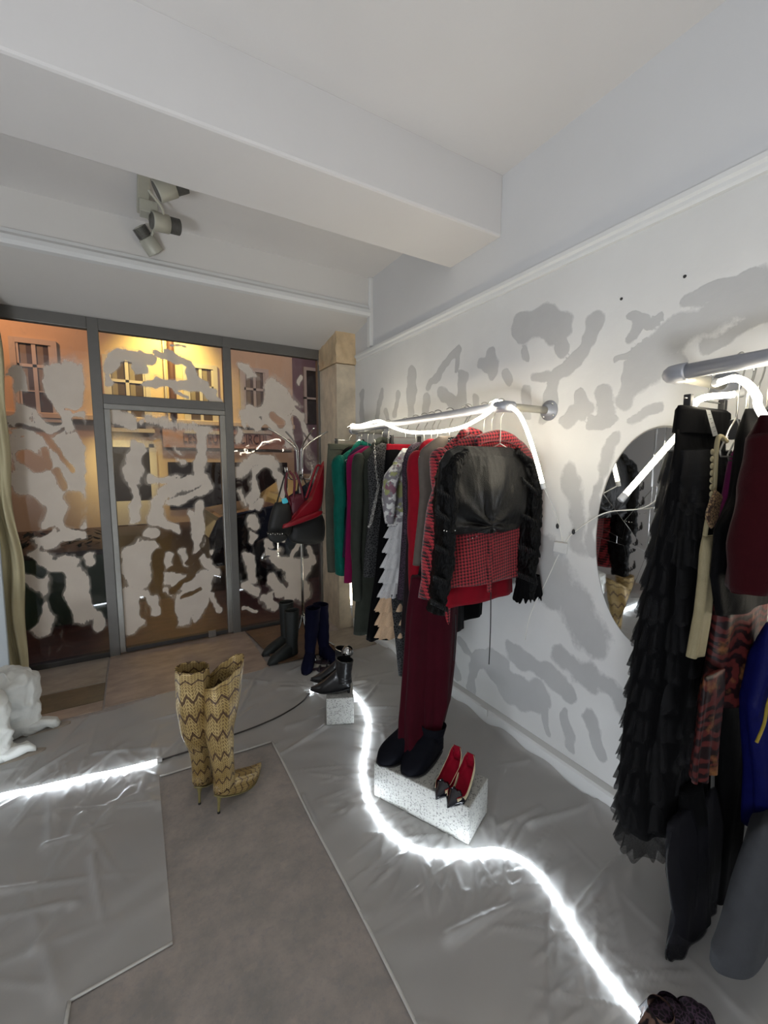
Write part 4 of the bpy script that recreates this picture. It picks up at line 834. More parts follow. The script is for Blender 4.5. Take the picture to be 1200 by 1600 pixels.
led('led_tube', [tuple(onY(1125, 597, .60)), tuple(onY(1148, 591, .55)), tuple(onY(1168, 600, .50)), tuple(onY(1183, 620, .47)), tuple(onY(1190, 645, .46)), (1.52, .42, 1.50), (1.60, .35, 1.2), (1.66, .3, .9)], 'warm white light tube looped under the nearest rail down behind the clothes', M_WARM, .0095)
# cords, inline switch
def cord(path, r, m, label, name='electric_cable'): o = tube(name, path, r, m, None, seg=6); return tag(o, label, 'cord')
cord([tuple(onX(850, 762, 1.482)), tuple(onX(862, 790, 1.62)), tuple(onX(873, 818, 1.735)), tuple(onX(879, 846, 1.738))], .0022, M_CORD, 'thin pale cord from the long rail light tube to the white box')
cord([tuple(onX(873, 866, 1.738)), tuple(onX(862, 890, 1.74)), tuple(onX(848, 920, 1.74)), tuple(onX(835, 945, 1.74)), tuple(onX(826, 970, 1.74)), tuple(onX(820, 1000, 1.74))], .0022, M_CORD, 'thin pale cord hanging down the wall below the white box')
cord([tuple(onX(884, 847, 1.738)), tuple(onX(892, 836, 1.738)), tuple(onX(920, 815, 1.735)), tuple(onX(950, 800, 1.72)), tuple(onX(1000, 795, 1.66)), tuple(onY(1032, 778, .75))], .0022, M_CORD, 'thin pale cord sagging from the white box past the oval mirror')
c1, c2, c3, c4 = onX(869, 846), onX(889, 849), onX(887, 866), onX(867, 861)
pb = hexa('power_box', [tuple(c) for c in (c1, c2, c3, c4)], [tuple(c+np.array((-.016, 0, 0))) for c in (c1, c2, c3, c4)], M_WHITEPL, None, .003); tag(pb, 'small white power box fixed on the wall left of the mirror', 'power box')
for (u, v, lb) in ((871, 822, 'small black plug on the cord above the white box'), (896, 831, 'small black connector on the cord right of the white box')):
    p = onX(u, v, 1.735); o = mesh('cord_connector', *sphere_vf(p, .010, 10, 8, (.7, .8, 1.3)), M_BLACKPL); tag(o, lb, 'connector')
cord([tuple(onY(549, 948, 2.92)), tuple(onX(551, 965, 1.735)), tuple(onX(560, 985, 1.735)), tuple(onX(580, 997, 1.735)), tuple(onX(605, 1001, 1.735)), tuple(onX(640, 1000, 1.735))], .006, M_WHITEPL, 'pale unlit tube curling along the foot of the wall by the pillar', 'unlit_tube')

# mirror: oval, cracked, on the wall
mr = thing('oval_mirror', 'cracked oval mirror on the wall behind the black ruffled skirt', 'mirror', (WX, .875, 1.2))
t = NT('mirror_silver'); t.done(t.bsdf((.80, .80, .79), .03, 1.0)); M_MIR = t.m
mc = (.875, 1.205); ra, rb = .242, .44
def in_oval(r, a): return (mc[0]+ra*r*math.cos(a), mc[1]+rb*r*math.sin(a))
loft('backing', [[(WX-.001-dx, mc[0]+(ra+.006)*s*math.cos(a), mc[1]+(rb+.006)*s*math.sin(a)) for a in np.linspace(0, 2*math.pi, 64, endpoint=False)] for dx, s in ((0, 1), (.006, 1), (.007, .99))], simple('mirror_backing', (150, 148, 142), .6), mr)
random.seed(3); hub = (.90, 1.16); na = 13; an = sorted(random.uniform(0, 6.28) for _ in range(na))
for i in range(na):
    a0, a1 = an[i], an[(i+1) % na]+(6.2832 if i == na-1 else 0)
    rim = [in_oval(1, a) for a in np.linspace(a0, a1, max(2, int((a1-a0)/.12)+2))]
    rm_ = random.uniform(.35, .6); m0 = (hub[0]+(rim[0][0]-hub[0])*rm_, hub[1]+(rim[0][1]-hub[1])*rm_); m1 = (hub[0]+(rim[-1][0]-hub[0])*rm_, hub[1]+(rim[-1][1]-hub[1])*rm_)
    tx, tz = random.uniform(-.035, .035), random.uniform(-.03, .03)
    for poly_ in (rim+[m1, m0], [hub, m0, m1]):
        c = np.mean(poly_, axis=0); q = [tuple(c+(np.array(p)-c)*.992) for p in poly_]
        bt = [(WX-.0085+(p[0]-c[0])*tx+(p[1]-c[1])*tz, p[0], p[1]) for p in q]; tp = [(b_[0]-.004, b_[1], b_[2]) for b_ in bt]
        hexa('mirror_shard', bt, tp, M_MIR, mr)

# wall fixings
for u, v, lb in ((1070, 432, 'small dark nail hole high on the wall right'), (971, 467, 'small dark nail left of the higher one on the wall')):
    o = mesh('wall_nail', *sphere_vf(onX(u, v), .006, 8, 6), M_BLACKPL); tag(o, lb, 'nail')
o = mesh('wall_socket', *join([box_vf(WX-.05, WX-.043, onX(765, 1110)[1]-.03, onX(765, 1110)[1]+.03, .05, .09)]), M_WHITEPL, smooth=False); tag(o, 'small cable outlet on the skirting behind the pumps', 'socket')

# ------------------------------------------------------------------ garments
def shell(name, rows, m, parent, yc, hd, pleat=0.0, k=7, amp_n=.006, cols=72, n=44, yaw=0.0, cap=(True, False), sq=.8, ph=0.0, bottom_wave=0.0):
    """rows [(z, x0, x1)] top to bottom: left and right edge at that height"""
    R = np.array(rows, float); zs = R[:, 0]; tt = np.concatenate([[0], np.cumsum(np.abs(np.diff(zs))+.01)]); tt /= tt[-1]; rings = []
    hdv = hd if np.isscalar(hd) else None
    for i, t in enumerate(np.linspace(0, 1, n)):
        z = np.interp(t, tt, zs); a0, a1 = np.interp(t, tt, R[:, 1]), np.interp(t, tt, R[:, 2]); xc, hw = (a0+a1)/2, abs(a1-a0)/2
        h = (hd if hdv is not None else np.interp(t, np.linspace(0, 1, len(hd)), hd))*min(1, .35+t*5); r = []
        for j in range(cols):
            a = 2*math.pi*j/cols; ca, sa = math.cos(a), math.sin(a)
            lx = hw*math.copysign(abs(ca)**sq, ca); ly = h*sa
            pl_ = pleat*(t**.7)*math.sin(k*a*1.0+ph+1.2*math.sin(2.1*t+ph)); ly += pl_*abs(sa)**.5*(1 if sa > 0 else -1); lx += pl_*.35*ca
            p = Vector((xc+lx, yc+ly, z)); nv = noise.noise_vector(Vector((p.x*7+ph, p.y*7, p.z*3.2)))*amp_n*(.4+t)
            zz = z+(bottom_wave*math.sin(5*a+ph)*max(0, t-.8)*5 if bottom_wave else 0)
            dx, dy = p.x-xc, p.y-yc; c, s = math.cos(yaw), math.sin(yaw)
            r.append((xc+dx*c-dy*s+nv[0], yc+dx*s+dy*c+nv[1]*1.5, zz+nv[2]*.3))
        rings.append(r)
    return loft(name, rings, m, parent, cap=cap, solid=.003)
def PR(y, l):
    """photo rows (v, uL, uR) on the plane y -> (z, x0, x1)"""
    out = []
    for v, a, b in l:
        p = onY(a, v, y); q = onY(b, v, y) if b is not None else None; out.append((p[2], p[0], q[0] if q is not None else p[0]+.42))
    return out
def sleeve(path, r, m, parent, flat=.7, name='sleeve', seg=18, wr=.05):
    P = spline(path, 8 if wr < .08 else 16); V, F, UV = tube_vf(P, r, seg, flat)
    V = [tuple(np.array(p)+np.array(noise.noise_vector(Vector(p)*12))*.008+(np.array(noise.noise_vector(Vector((p[0]*26, p[1]*26, p[2]*60))))*.008 if wr > .08 else 0)) for p in V]
    return mesh(name, V, F, m, parent, uvs=UV)
def hanger(x, y, z, rz, label, kind='wire', hw=.20):
    t = thing('clothes_hanger', label, 'hanger', (x, y, rz)); r = .0024
    hookp = [(x+.0, y, z), (x, y, rz-.06), (x+.018, y, rz-.025), (x+.028, y, rz+.005), (x+.018, y, rz+.026), (x-.004, y, rz+.031), (x-.024, y, rz+.022)]
    tube('hook', hookp, r, M_WIRE if kind == 'wire' else M_CHROME, t, seg=6)
    if kind == 'wire': tube('shoulder_wire', [(x, y, z), (x-hw*.5, y, z-.035), (x-hw, y, z-.09), (x-hw*.9, y, z-.105), (x, y, z-.105), (x+hw*.9, y, z-.105), (x+hw, y, z-.09), (x+hw*.5, y, z-.035), (x, y, z)], r, M_WIRE, t, seg=6, smooth_path=False)
    else:
        tube('bar', [(x-hw, y, z), (x+hw, y, z)], .0028, M_CHROME, t, seg=6)
        for s in (-1, 1):
            c = x+s*hw*.85; box('clip', c-.009, c+.009, y-.010, y+.010, z-.045, z+.012, M_BLACKPL, t, .002)
    return t
XR = 1.66
CRY = R1Z
def coat(name, cat, label, y, zt, zb, xl, xr, m, ms=None, hd=.035, pleat=.006, sl=True, sb=None, neck=1.44, slx=None, collar=None, k=7, ph=0.0, hem=None, rsb=None, sr=.045, shz=.07, hl=True, swing=0.0):
    t = thing(name, label, cat, (neck, y, zt))
    rows = [(zt, neck-.06, neck+.06), (zt-.02, neck-.10, neck+.10), (zt-shz, xl+.045, xr-.045), (zt-shz-.05, xl+.03, xr-.03), (zt-(zt-zb)*.45, xl+.04, xr-.04), (zb, xl+swing, xr)]
    shell('body', rows, m, t, y, hd, pleat, k, ph=ph)
    if sl:
        sz = sb if sb is not None else zb+.05
        for s, ex in ((-1, xl), (1, xr)):
            sz = rsb if (s > 0 and rsb) else sz; x0 = ex-s*.055; x1 = ex+s*(.0 if slx is None else slx)
            if s > 0: x1 = min(x1, 1.70)
            sleeve([(x0, y-.005, zt-shz-.012), (x0+s*.03, y-.01, zt-shz-.05), (x1-s*.01, y-.022, (zt+sz)/2+.1), (x1, y-.026, (zt+sz)/2-.05), (x1-s*.005, y-.022, sz)], [sr*.7, sr, sr*.95, sr*.85, sr*.72], ms or m, t)
    if collar is not None: 
        sleeve([(neck-.085, y-.012, zt-.03), (neck-.05, y-.02, zt+.012), (neck, y+.012, zt+.03), (neck+.05, y-.02, zt+.012), (neck+.085, y-.012, zt-.03)], [.014, .02, .02, .02, .014], collar, t, 1.0, 'collar')
    if hl: hanger(neck, y, zt-.015, R1Z, 'wire hanger holding the '+hl if isinstance(hl, str) else 'thin wire hanger', hw=min(.19, (xr-xl)/2-.03))
    return t
def xl_at(y, u, v): return float(onY(u, v, y)[0])
M = {}
M['olive'] = fabric('olive_grey_wool', (92, 94, 82)); M['blk'] = fabric('black_cloth', (9, 9, 11), .8, .05); M['teal'] = fabric('teal_quilt', (12, 112, 96), .6, .2, .2, 300, 16, .8)
M['purple'] = fabric('purple_cloth', (62, 34, 64)); M['mag'] = fabric('magenta_cloth', (142, 22, 78)); M['olive2'] = fabric('dark_olive_coat', (66, 70, 62)); M['char'] = chain_print('charcoal_print', (12, 12, 14), (64, 64, 64), 70)
M['redk'] = fabric('red_knit', (168, 26, 44)); M['brn'] = fabric('dark_brown_cloth', (42, 34, 36)); M['hound'] = houndstooth('red_houndstooth', (14, 7, 10), (160, 44, 52), 66)
M['satin'] = fabric('black_satin', (13, 13, 13), .42, .0, .1, 300, 7, .9, .28); M['satin2'] = fabric('black_ruched_satin', (11, 11, 12), .5, .0, .1, 300, 30, 1.0, .12); M['velvet'] = fabric('burgundy_velvet', (74, 12, 28), .8, .35); M['floral'] = floral('floral_print'); M['wt'] = sheer('white_tulle', (206, 206, 206), .75); M['bt'] = sheer('beige_tulle', (208, 178, 146), .8)
M['lace'] = chain_print('dark_lace', (18, 12, 20), (62, 44, 60), 90); M['grey'] = fabric('grey_brown_silk', (118, 108, 100), .5); M['char2'] = fabric('charcoal_cloth', (44, 44, 46))
zt0 = 1.64
# 1 olive trousers, farthest
y = 2.93; x0 = xl_at(y, 508, 800); t = thing('wool_trousers', 'olive grey trousers hanging farthest along the rail', 'trousers', (1.4, y, 1.6))
shell('leg', [(1.64, x0+.03, x0+.34), (1.3, x0+.005, x0+.33), (.70, x0+.01, x0+.28)], M['olive'], t, y, .03, .006, 5); shell('waistband', [(1.66, x0+.03, x0+.34), (1.62, x0+.03, x0+.34)], M['olive'], t, y, .02, 0)
hanger(1.42, y, 1.69, R1Z, 'clip hanger holding the farthest olive trousers', 'clip', .13)
y = 2.86; coat('black_vest', 'top', 'narrow black top between the olive trousers and teal jacket', y, zt0, .82, xl_at(y, 524, 800)-.0, XR, M['blk'], hl='narrow black top', sl=False)
y = 2.78; x0 = xl_at(y, 516, 840); t = coat('quilted_jacket', 'jacket', 'teal green quilted jacket with long sleeve', y, zt0-.01, .72, x0+.04, XR, M['teal'], hd=.045, sb=.72, slx=-.02, sr=.062, collar=M['teal'], hl='teal quilted jacket')
for z in (1.35, 1.2, 1.05, .9): pass
y = 2.68; coat('purple_blouse', 'blouse', 'dark purple blouse right of the teal jacket', y, zt0, .86, xl_at(y, 536, 820), XR, M['purple'], hl='purple blouse', sl=False)
y = 2.60; coat('magenta_tunic', 'top', 'magenta long top hanging beside the purple blouse', y, zt0-.01, .70, xl_at(y, 537, 900), XR, M['mag'], hl='magenta top', sl=False, swing=0)
y = 2.48; x0 = xl_at(y, 554, 930); coat('olive_coat', 'coat', 'long dark olive coat with hanging sleeve', y, zt0, .37, x0, XR-.02, M['olive2'], hd=.045, sb=.62, slx=.0, sr=.05, collar=M['olive2'], hl='long dark olive coat')
y = 2.40; x0 = xl_at(y, 574, 900); coat('patterned_dress', 'dress', 'charcoal dress with pale chain print beside the olive coat', y, zt0, .78, x0-.02, XR-.04, M['char'], hl='chain print dress', sl=False)
ch = thing('silver_chain', 'silver chain belt looped down from the rail', 'chain', tuple(onY(583, 690, 2.33)))
cp = YT([(585, 690), (587, 730), (590, 760), (584, 790), (579, 815), (577, 822), (581, 815), (586, 790), (592, 760)], 2.30)
pts = spline(cp, 5)
for i, p in enumerate(pts):
    q = pts[min(i+1, len(pts)-1)]-pts[max(0, i-1)]; q /= np.linalg.norm(q)+1e-9; sd = np.array((0, 1, 0)) if i % 2 else np.array((1, 0, 0)); L_ = .013
    tube('chain_link', [p+q*L_*math.cos(a)+sd*.006*math.sin(a) for a in np.linspace(0, 2*math.pi, 9)], .0016, M_CHROME, ch, seg=5, smooth_path=False)
# 7 long black skirt
y = 2.24; t = thing('long_skirt', 'long black skirt with red edged waistband clipped to its hanger', 'skirt', (1.42, y, 1.6))
shell('skirt_body', PR(y, [(700, 604, 660), (800, 598, 665), (900, 588, 668), (1001, 574, 672)]), M['blk'], t, y, .05, .014, 9)
shell('waistband', PR(y, [(694, 605, 660), (703, 604, 660)]), M['redk'], t, y, .02, 0); hanger(1.47, y, 1.675, R1Z, 'clip hanger holding the long black skirt', 'clip', .12)
# 8 floral blouse, tulle skirt
y = 2.10; t = thing('floral_dress', 'floral blouse dress with tiered white and beige tulle skirt', 'dress', (1.42, y, 1.6)); x0 = xl_at(y, 606, 800)
shell('body', [(1.60, 1.36, 1.52), (1.52, x0+.04, 1.62), (1.25, x0+.02, 1.60), (1.15, x0+.0, 1.6)], M['floral'], t, y, .04, .004, 6)
sleeve([tuple(onY(628, 722, y-.02)), tuple(onY(612, 745, y-.03)), tuple(onY(608, 780, y-.035)), tuple(onY(609, 818, y-.035))], [.03, .05, .052, .028], M['floral'], t)
tiers = [(815, 607, 660, 0), (838, 604, 660, 0), (862, 601, 660, 0), (885, 598, 662, 0), (908, 596, 664, 0), (930, 592, 662, 1), (952, 592, 664, 1), (972, 592, 664, 1)]
def ruffle(x0, x1, y, hd, z0, z1, flare, waves, amp, m, parent, ph=0, name='ruffle', rows=5, cols=110, jag=0.0):
    g = []; xc, hw = (x0+x1)/2, (x1-x0)/2
    for i in range(rows):
        t = i/(rows-1); r = []
        for j in range(cols):
            a = 2*math.pi*j/cols; w_ = amp*t*math.sin(waves*a+ph+2*math.sin(a*2+ph)); e = 1+(flare*t+w_)/max(hw, .05); 
            z = z0+(z1-z0)*t+(jag*t*math.sin(waves*1.7*a+ph*3)); r.append((xc+hw*e*math.cos(a), y+(hd+flare*t*.5+w_*.8)*math.sin(a), z))
        g.append(r)
    return sheet(name, g, m, parent, 0, wrap=True)
for i, (v, a, b, kd) in enumerate(tiers):
    p, q = onY(a, v, y), onY(b, v, y); ruffle(p[0]+.03, q[0]-.02, y, .05, p[2], p[2]-.095, .045, 16, .014, M['bt'] if kd else M['wt'], t, i*1.3)
hanger(1.45, y, 1.60, R1Z, 'wire hanger holding the floral tulle dress', hw=.15)
y = 2.0; coat('lace_blouse', 'blouse', 'dark purple lace blouse between the tulle dress and red coat', y, zt0-.01, .74, xl_at(y, 622, 900), XR-.04, M['lace'], hl='purple lace blouse', sl=False)
y = 1.93; x0 = xl_at(y, 628, 880); coat('brown_coat', 'coat', 'long dark brown coat showing beneath the red one', y, zt0-.02, .58, x0+.0, XR-.04, M['brn'], hl='dark brown coat', sl=False)
y = 1.85; x0 = xl_at(y, 629, 900); coat('red_coat', 'coat', 'plain crimson red coat with long sleeve', y, zt0, .80, x0+.05, XR, M['redk'], hd=.045, sb=.78, slx=-.01, sr=.055, hl='crimson coat', neck=1.42)
y = 1.75; coat('silk_shirt', 'shirt', 'grey brown silk shirt, shoulder showing behind the checked coat', y, zt0+.01, 1.0, 1.20, XR-.02, M['grey'], hl='grey brown silk shirt', sl=False, neck=1.42)
# 12 houndstooth coat A
y = 1.60; x0 = xl_at(y, 653, 900); coat('checked_coat', 'coat', 'longer red and black checked coat, sleeve reaching lowest', y, zt0, .86, x0+.08, XR, M['hound'], hd=.035, sb=.64, rsb=1.0, slx=-.05, sr=.052, collar=M['hound'], hl='longer checked coat', neck=1.41)
# 13 dark skirts
y = 1.655; t = thing('charcoal_skirt', 'charcoal skirt panel hanging lowest below the checked coats', 'skirt', (1.35, y, 1.0)); shell('skirt_body', PR(y, [(700, 690, 760), (900, 655, 722), (1000, 648, 722)]), M['char2'], t, y, .03, .006, 6); hanger(1.45, y, 1.63, R1Z, 'clip hanger holding the charcoal skirt', 'clip', .1)
y = 1.70; t = thing('black_skirt', 'straight black skirt below the checked jacket hem', 'skirt', (1.45, y, 1.0)); shell('skirt_body', PR(y, [(700, 720, 775), (880, 700, 756), (974, 690, 752)]), M['blk'], t, y, .03, .006, 6); hanger(1.47, y, 1.63, R1Z, 'clip hanger holding the straight black skirt', 'clip', .1)
# 14 checked jacket with red shirt
y = 1.52; t = coat('red_shirt', 'shirt', 'red shirt whose hem shows under the checked jacket', y, zt0-.01, float(onY(740, 938, y)[2]), xl_at(y, 690, 930), xl_at(y, 800, 930), M['redk'], hl='red shirt', sl=False, neck=1.44)
y = 1.47; t = thing('checked_jacket', 'short red and black checked jacket under the black satin one', 'jacket', (1.42, y, 1.62))
shell('body', PR(y, [(680, 735, 805), (690, 715, 820), (720, 690, 838), (800, 690, 838), (880, 694, 838), (918, 700, 836)]), M['hound'], t, y, .04, .008, 6)
sleeve(YT([(828, 735), (838, 780), (840, 850), (842, 905)], y), [.04, .045, .04, .038], M['hound'], t); sleeve(YT([(700, 735), (684, 790), (674, 860), (668, 935)], y+.01), [.045, .055, .05, .045], M['hound'], t)
sleeve(YT([(745, 700), (752, 687), (775, 680), (800, 687), (815, 700)], y-.04), [.012, .022, .024, .022, .012], M['hound'], t, 1.0, 'collar')
box('placket', float(onY(768, 800, y-.05)[0])-.012, float(onY(768, 800, y-.05)[0])+.012, y-.052, y-.046, float(onY(768, 918, y)[2]), 1.2, M['hound'], t)
hanger(1.44, y, 1.615, R1Z, 'wire hanger holding the short checked jacket', hw=.17)
# 15 black satin cropped jacket
y = 1.405; t = thing('satin_jacket', 'cropped black satin jacket with ruched puff sleeves, frontmost on the long rail', 'jacket', (1.40, y, 1.6))
def front_sheet():
    rows = [(697, 722, 806), (705, 705, 818), (722, 694, 828), (760, 690, 832), (800, 688, 830), (826, 700, 826), (836, 712, 815)]
    rr = PR(y-.03, rows)
    return rr
jb = shell('body', front_sheet(), M['satin'], t, y, [.02, .05, .06, .06, .05], .005, 7, .010, cols=200, n=90, ph=.6)
kc = np.array(onY(765, 822, y-.06)); loc0 = np.array(t.location)
for vtx in jb.data.vertices:
    p = np.array(vtx.co)+loc0
    if p[1] > y-.01: continue
    dx, dz = p[0]-kc[0], p[2]-kc[2]; d_ = math.hypot(dx, dz)+1e-5; a_ = math.atan2(dz, dx*1.25)
    fo = math.sin(7*a_+1.5*math.sin(2*a_)+.6)+.5*math.sin(13*a_+d_*9); g_ = min(1, d_/.05)*math.exp(-max(0, d_-.05)/.16)
    vtx.co[1] += .0105*fo*g_-.012*math.exp(-(d_/.045)**2)-.010*math.exp(-((d_-.17)/.07)**2)*(1 if dz > 0 else .3)
mesh('knot', *sphere_vf(kc+np.array((0, -.004, 0)), .013, 14, 10, (1.6, .6, .8)), M['satin'], t)
sleeve(YT([(726, 706), (702, 734), (696, 786), (694, 850), (688, 910), (680, 958)], y-.008), [.03, .064, .066, .062, .056, .050], M['satin2'], t, .62, seg=40, wr=.1); 
sleeve(YT([(806, 706), (826, 736), (830, 790), (826, 850), (822, 905), (818, 932)], y-.008), [.03, .058, .058, .06, .055, .05], M['satin2'], t, .62, seg=40, wr=.1)
for s, pts in (('l', [(682, 762, 712, 778), (680, 795, 706, 812), (680, 850, 706, 862), (676, 898, 702, 908), (672, 935, 698, 948)]), ('r', [(816, 745, 840, 768), (814, 800, 842, 815), (810, 850, 842, 862), (808, 893, 838, 905)])):
    for (a, b, c, d) in pts:
        for k_ in range(11):
            f_ = k_/10; u_, v_ = a+(c-a)*f_, b+(d-b)*f_; p = onY(u_, v_, y-.072+.02*abs(f_-.5)*2); q = onY(u_+1.5, v_+9, y-.072+.02*abs(f_-.5)*2); tube('ruching', [p, (p+q)/2+np.array((0, -.004, 0)), q], .0035, M['satin'], t, seg=5, n=2)
for u_, v_ in ((694, 829), (698, 830), (711, 829), (731, 843), (738, 841), (745, 838)): mesh('sequin', *sphere_vf(onY(u_, v_, y-.085), .0028, 8, 5), M_CHROME, t)
# ragged ruffle at the right cuff
ruffle(float(onY(808, 905, y)[0]), float(onY(838, 905, y)[0]), y-.01, .035, float(onY(820, 900, y)[2]), float(onY(820, 934, y)[2]), .012, 9, .012, M['blk'], t, 0, 'cuff_frill', jag=.012)
hanger(1.43, y-.0, 1.60, R1Z, 'pale hanger holding the cropped black satin jacket', hw=.17)
# 16 burgundy trousers draping into the boots
t = thing('velvet_trousers', 'long burgundy velvet trousers, hems tucked in the black ankle boots', 'trousers', (1.3, 1.6, 1.2))
yt = 1.62
def leg(rows, ph):
    rings = []; R = np.array([(v, a, b, yy) for v, a, b, yy in rows], float); tt = np.linspace(0, 1, len(R))
    for s_ in np.linspace(0, 1, 60):
        v, a, b, yy = [np.interp(s_, tt, R[:, c]) for c in range(4)]; p, q = onY(a, v, yy), onY(b, v, yy); c = (p+q)/2; hw = np.linalg.norm(q-p)/2; r = []
        for j in range(48):
            an_ = 2*math.pi*j/48; fold_ = 1+.12*math.sin(5*an_+ph+.8*math.sin(3*s_))*(.3+s_)+.05*math.sin(11*an_+ph+s_*2)*s_+.03*math.sin(46*s_+2*an_)*max(0, s_-.6); r.append((c[0]+hw*fold_*math.cos(an_), c[1]+.055*fold_*math.sin(an_)*min(1, hw/.07), c[2]+.006*math.sin(6*an_+s_*20)))
        rings.append(r)
    return loft('trouser_leg', rings, M['velvet'], t, cap=(True, False))
leg([(900, 645, 690, 1.62), (960, 638, 690, 1.62), (1040, 634, 678, 1.60), (1120, 629, 675, 1.55), (1168, 630, 672, 1.50)], .3); leg([(900, 665, 715, 1.60), (960, 660, 712, 1.60), (1040, 662, 706, 1.57), (1100, 663, 698, 1.52), (1160, 660, 682, 1.49)], 1.9)
hanger(1.42, 1.63, 1.60, R1Z, 'clip hanger carrying the burgundy velvet trousers', 'clip', .1)
# lace scarf point
t = thing('lace_scarf', 'pointed black lace scarf tip hanging beside the tulle dress', 'scarf', tuple(onY(625, 990, 2.05))); y = 2.05
shell('scarf_body', PR(y, [(930, 612, 634), (985, 616, 634), (1020, 620, 633), (1056, 625, 628)]), M['char'], t, y, .012, .002, 4)
def drop(u0, v0, u1, v1, y, label):
    o = tube('belt_cord', YT([(u0, v0), ((u0+u1)/2+1, (v0+v1)/2), (u1, v1)], y), .0026, M_BLACKCORD, None, seg=6); tag(o, label, 'cord')
drop(767, 915, 764, 1038, 1.45, 'thin straight black cord dangling below the checked jacket'); drop(712, 960, 709, 1032, 1.54, 'short dark strap end hanging below the black skirt')

# ---- second rail
M['tulle'] = sheer('black_tulle', (6, 6, 8), .66); M['ivory'] = fabric('ivory_satin', (168, 156, 122), .5, .1); M['wine'] = fabric('wine_knit', (54, 6, 13)); M['pais'] = paisley('paisley_satin', (20, 7, 9), (66, 24, 22), (104, 68, 38))
M['magv'] = fabric('magenta_velvet', (96, 14, 70), .5, .3); M['blue'] = fabric('royal_blue_satin', (18, 22, 86), .5, 0); M['gold'] = fabric('gold_braid', (168, 146, 60), .5); M['felt'] = fabric('grey_felt', (84, 86, 90)); M['sheerk'] = sheer('black_organza', (12, 12, 20), .62)
y = .66; t = thing('ruffled_skirt', 'long black tulle skirt of many ruffles clipped to the nearest rail', 'skirt', (1.5, y, 1.66))
sil = [(672, 1058, 1142), (700, 1058, 1140), (760, 1050, 1138), (850, 1034, 1130), (950, 1018, 1118), (1050, 1004, 1112), (1150, 990, 1108), (1250, 980, 1104), (1300, 985, 1100)]
rr = PR(y, sil); rr = [(z, a, min(b, 1.69)) for z, a, b in rr]
shell('underskirt', rr, M['blk'], t, y, [.02, .05, .07, .08, .08], .01, 9, n=60)
shell('waistband', [(z, a, min(b, 1.69)) for z, a, b in PR(y, [(634, 1062, 1145), (676, 1060, 1143)])], M['blk'], t, y, .03, .0)
R = np.array(rr)
for i, v in enumerate(np.linspace(720, 1285, 14)):
    z = float(onY(1000, v, y)[2]); a = np.interp(-z, -R[:, 0], R[:, 1]); b = np.interp(-z, -R[:, 0], R[:, 2]); ex = .5*min(1, i/6)
    for kk in range(2): ruffle(a+.01, min(b, 1.66), y, .07, z+.03+kk*.004, z-.078+kk*.014, .012+.022*ex+kk*.006, 11+kk*5, .012+.012*ex, M['tulle'] if kk else M['tulle'], t, i*1.7+kk, cols=150, jag=.006)
hanger(1.55, y, 1.70, R2Z, 'chrome clip hanger holding the black ruffled skirt', 'clip', .13)
tg = hexa('care_label', YT([(1103, 640), (1110, 641), (1122, 680), (1114, 682)], y-.045), YT([(1103, 640), (1110, 641), (1122, 680), (1114, 682)], y-.047), simple('label_grey', (150, 150, 148), .7), t)
for k_ in range(5): a, b = onY(1107+k_*2.2, 648+k_*6.5, y-.0475), onY(1111+k_*2.2, 647+k_*6.5, y-.0475); tube('print_line', [a, b], .0006, M_BLACKPL, tg, seg=4, n=1)
# frayed tulle threads at hem
# ivory lace strap dress
y = .53; t = thing('ivory_dress', 'slim ivory satin dress with scalloped lace strap', 'dress', tuple(onY(1100, 850, y)))
shell('body', PR(y, [(840, 1098, 1113), (900, 1094, 1108), (960, 1088, 1104), (1028, 1076, 1094)]), M['ivory'], t, y, .012, .003, 5, n=30); tube('strap', YT([(1135, 690), (1124, 682), (1119, 705), (1115, 770), (1104, 820), (1100, 850)], y), .006, M['ivory'], t, seg=8)
for k_ in range(9): p = onY(1113-.3*k_, 706+k_*11, y-.006); mesh('scallop', *sphere_vf(p, .008, 8, 6, (1, .4, 1)), M['ivory'], t)
pillow('lace_panel', YP([(1118, 765), (1128, 775), (1124, 790), (1122, 806), (1112, 826), (1106, 818), (1103, 806), (1108, 788), (1112, 778)], y-.012), y-.012, .012, chain_print('tan_lace', (120, 96, 68), (44, 30, 24), 110), t)
hanger(1.42, y, 1.63, R2Z, 'wire hanger carrying the ivory lace dress', hw=.08)
y = .535; t = thing('magenta_blouse', 'magenta velvet blouse edge between the ivory dress and dark coat', 'blouse', tuple(onY(1140, 780, y)))
shell('body', PR(y, [(700, 1152, 1165), (740, 1140, 1168), (780, 1130, 1175), (810, 1120, 1180), (830, 1118, 1180)]), M['magv'], t, y, .02, .004, 5); hanger(1.5, y, 1.62, R2Z, 'wire hanger carrying the magenta velvet blouse', hw=.1)
y = .50; t = thing('dark_coat', 'black coat hanging left of the wine red sweater', 'coat', tuple(onY(1150, 850, y)))
shell('body', PR(y, [(640, 1168, 1200), (700, 1160, 1200), (780, 1145, 1200), (830, 1118, 1200), (900, 1112, 1200), (960, 1122, 1195)]), M['blk'], t, y, .03, .006, 6); hanger(1.52, y, 1.66, R2Z, 'wire hanger carrying the black coat beside the wine sweater', hw=.12)
y = .515; t = thing('paisley_dress', 'brown and red paisley satin dress showing under the sweater', 'dress', tuple(onY(1130, 1050, y)))
shell('body', PR(y, [(900, 1128, 1188), (960, 1120, 1188), (1020, 1112, 1186), (1090, 1102, 1166), (1110, 1100, 1162)]), M['pais'], t, y, .03, .008, 7); shell('tie_end', PR(y-.03, [(1060, 1103, 1130), (1140, 1095, 1126), (1226, 1088, 1117)]), M['pais'], t, y-.03, .012, .007, 6, .012, sq=1.0); hanger(1.5, y, 1.62, R2Z, 'wire hanger carrying the paisley dress', hw=.1)
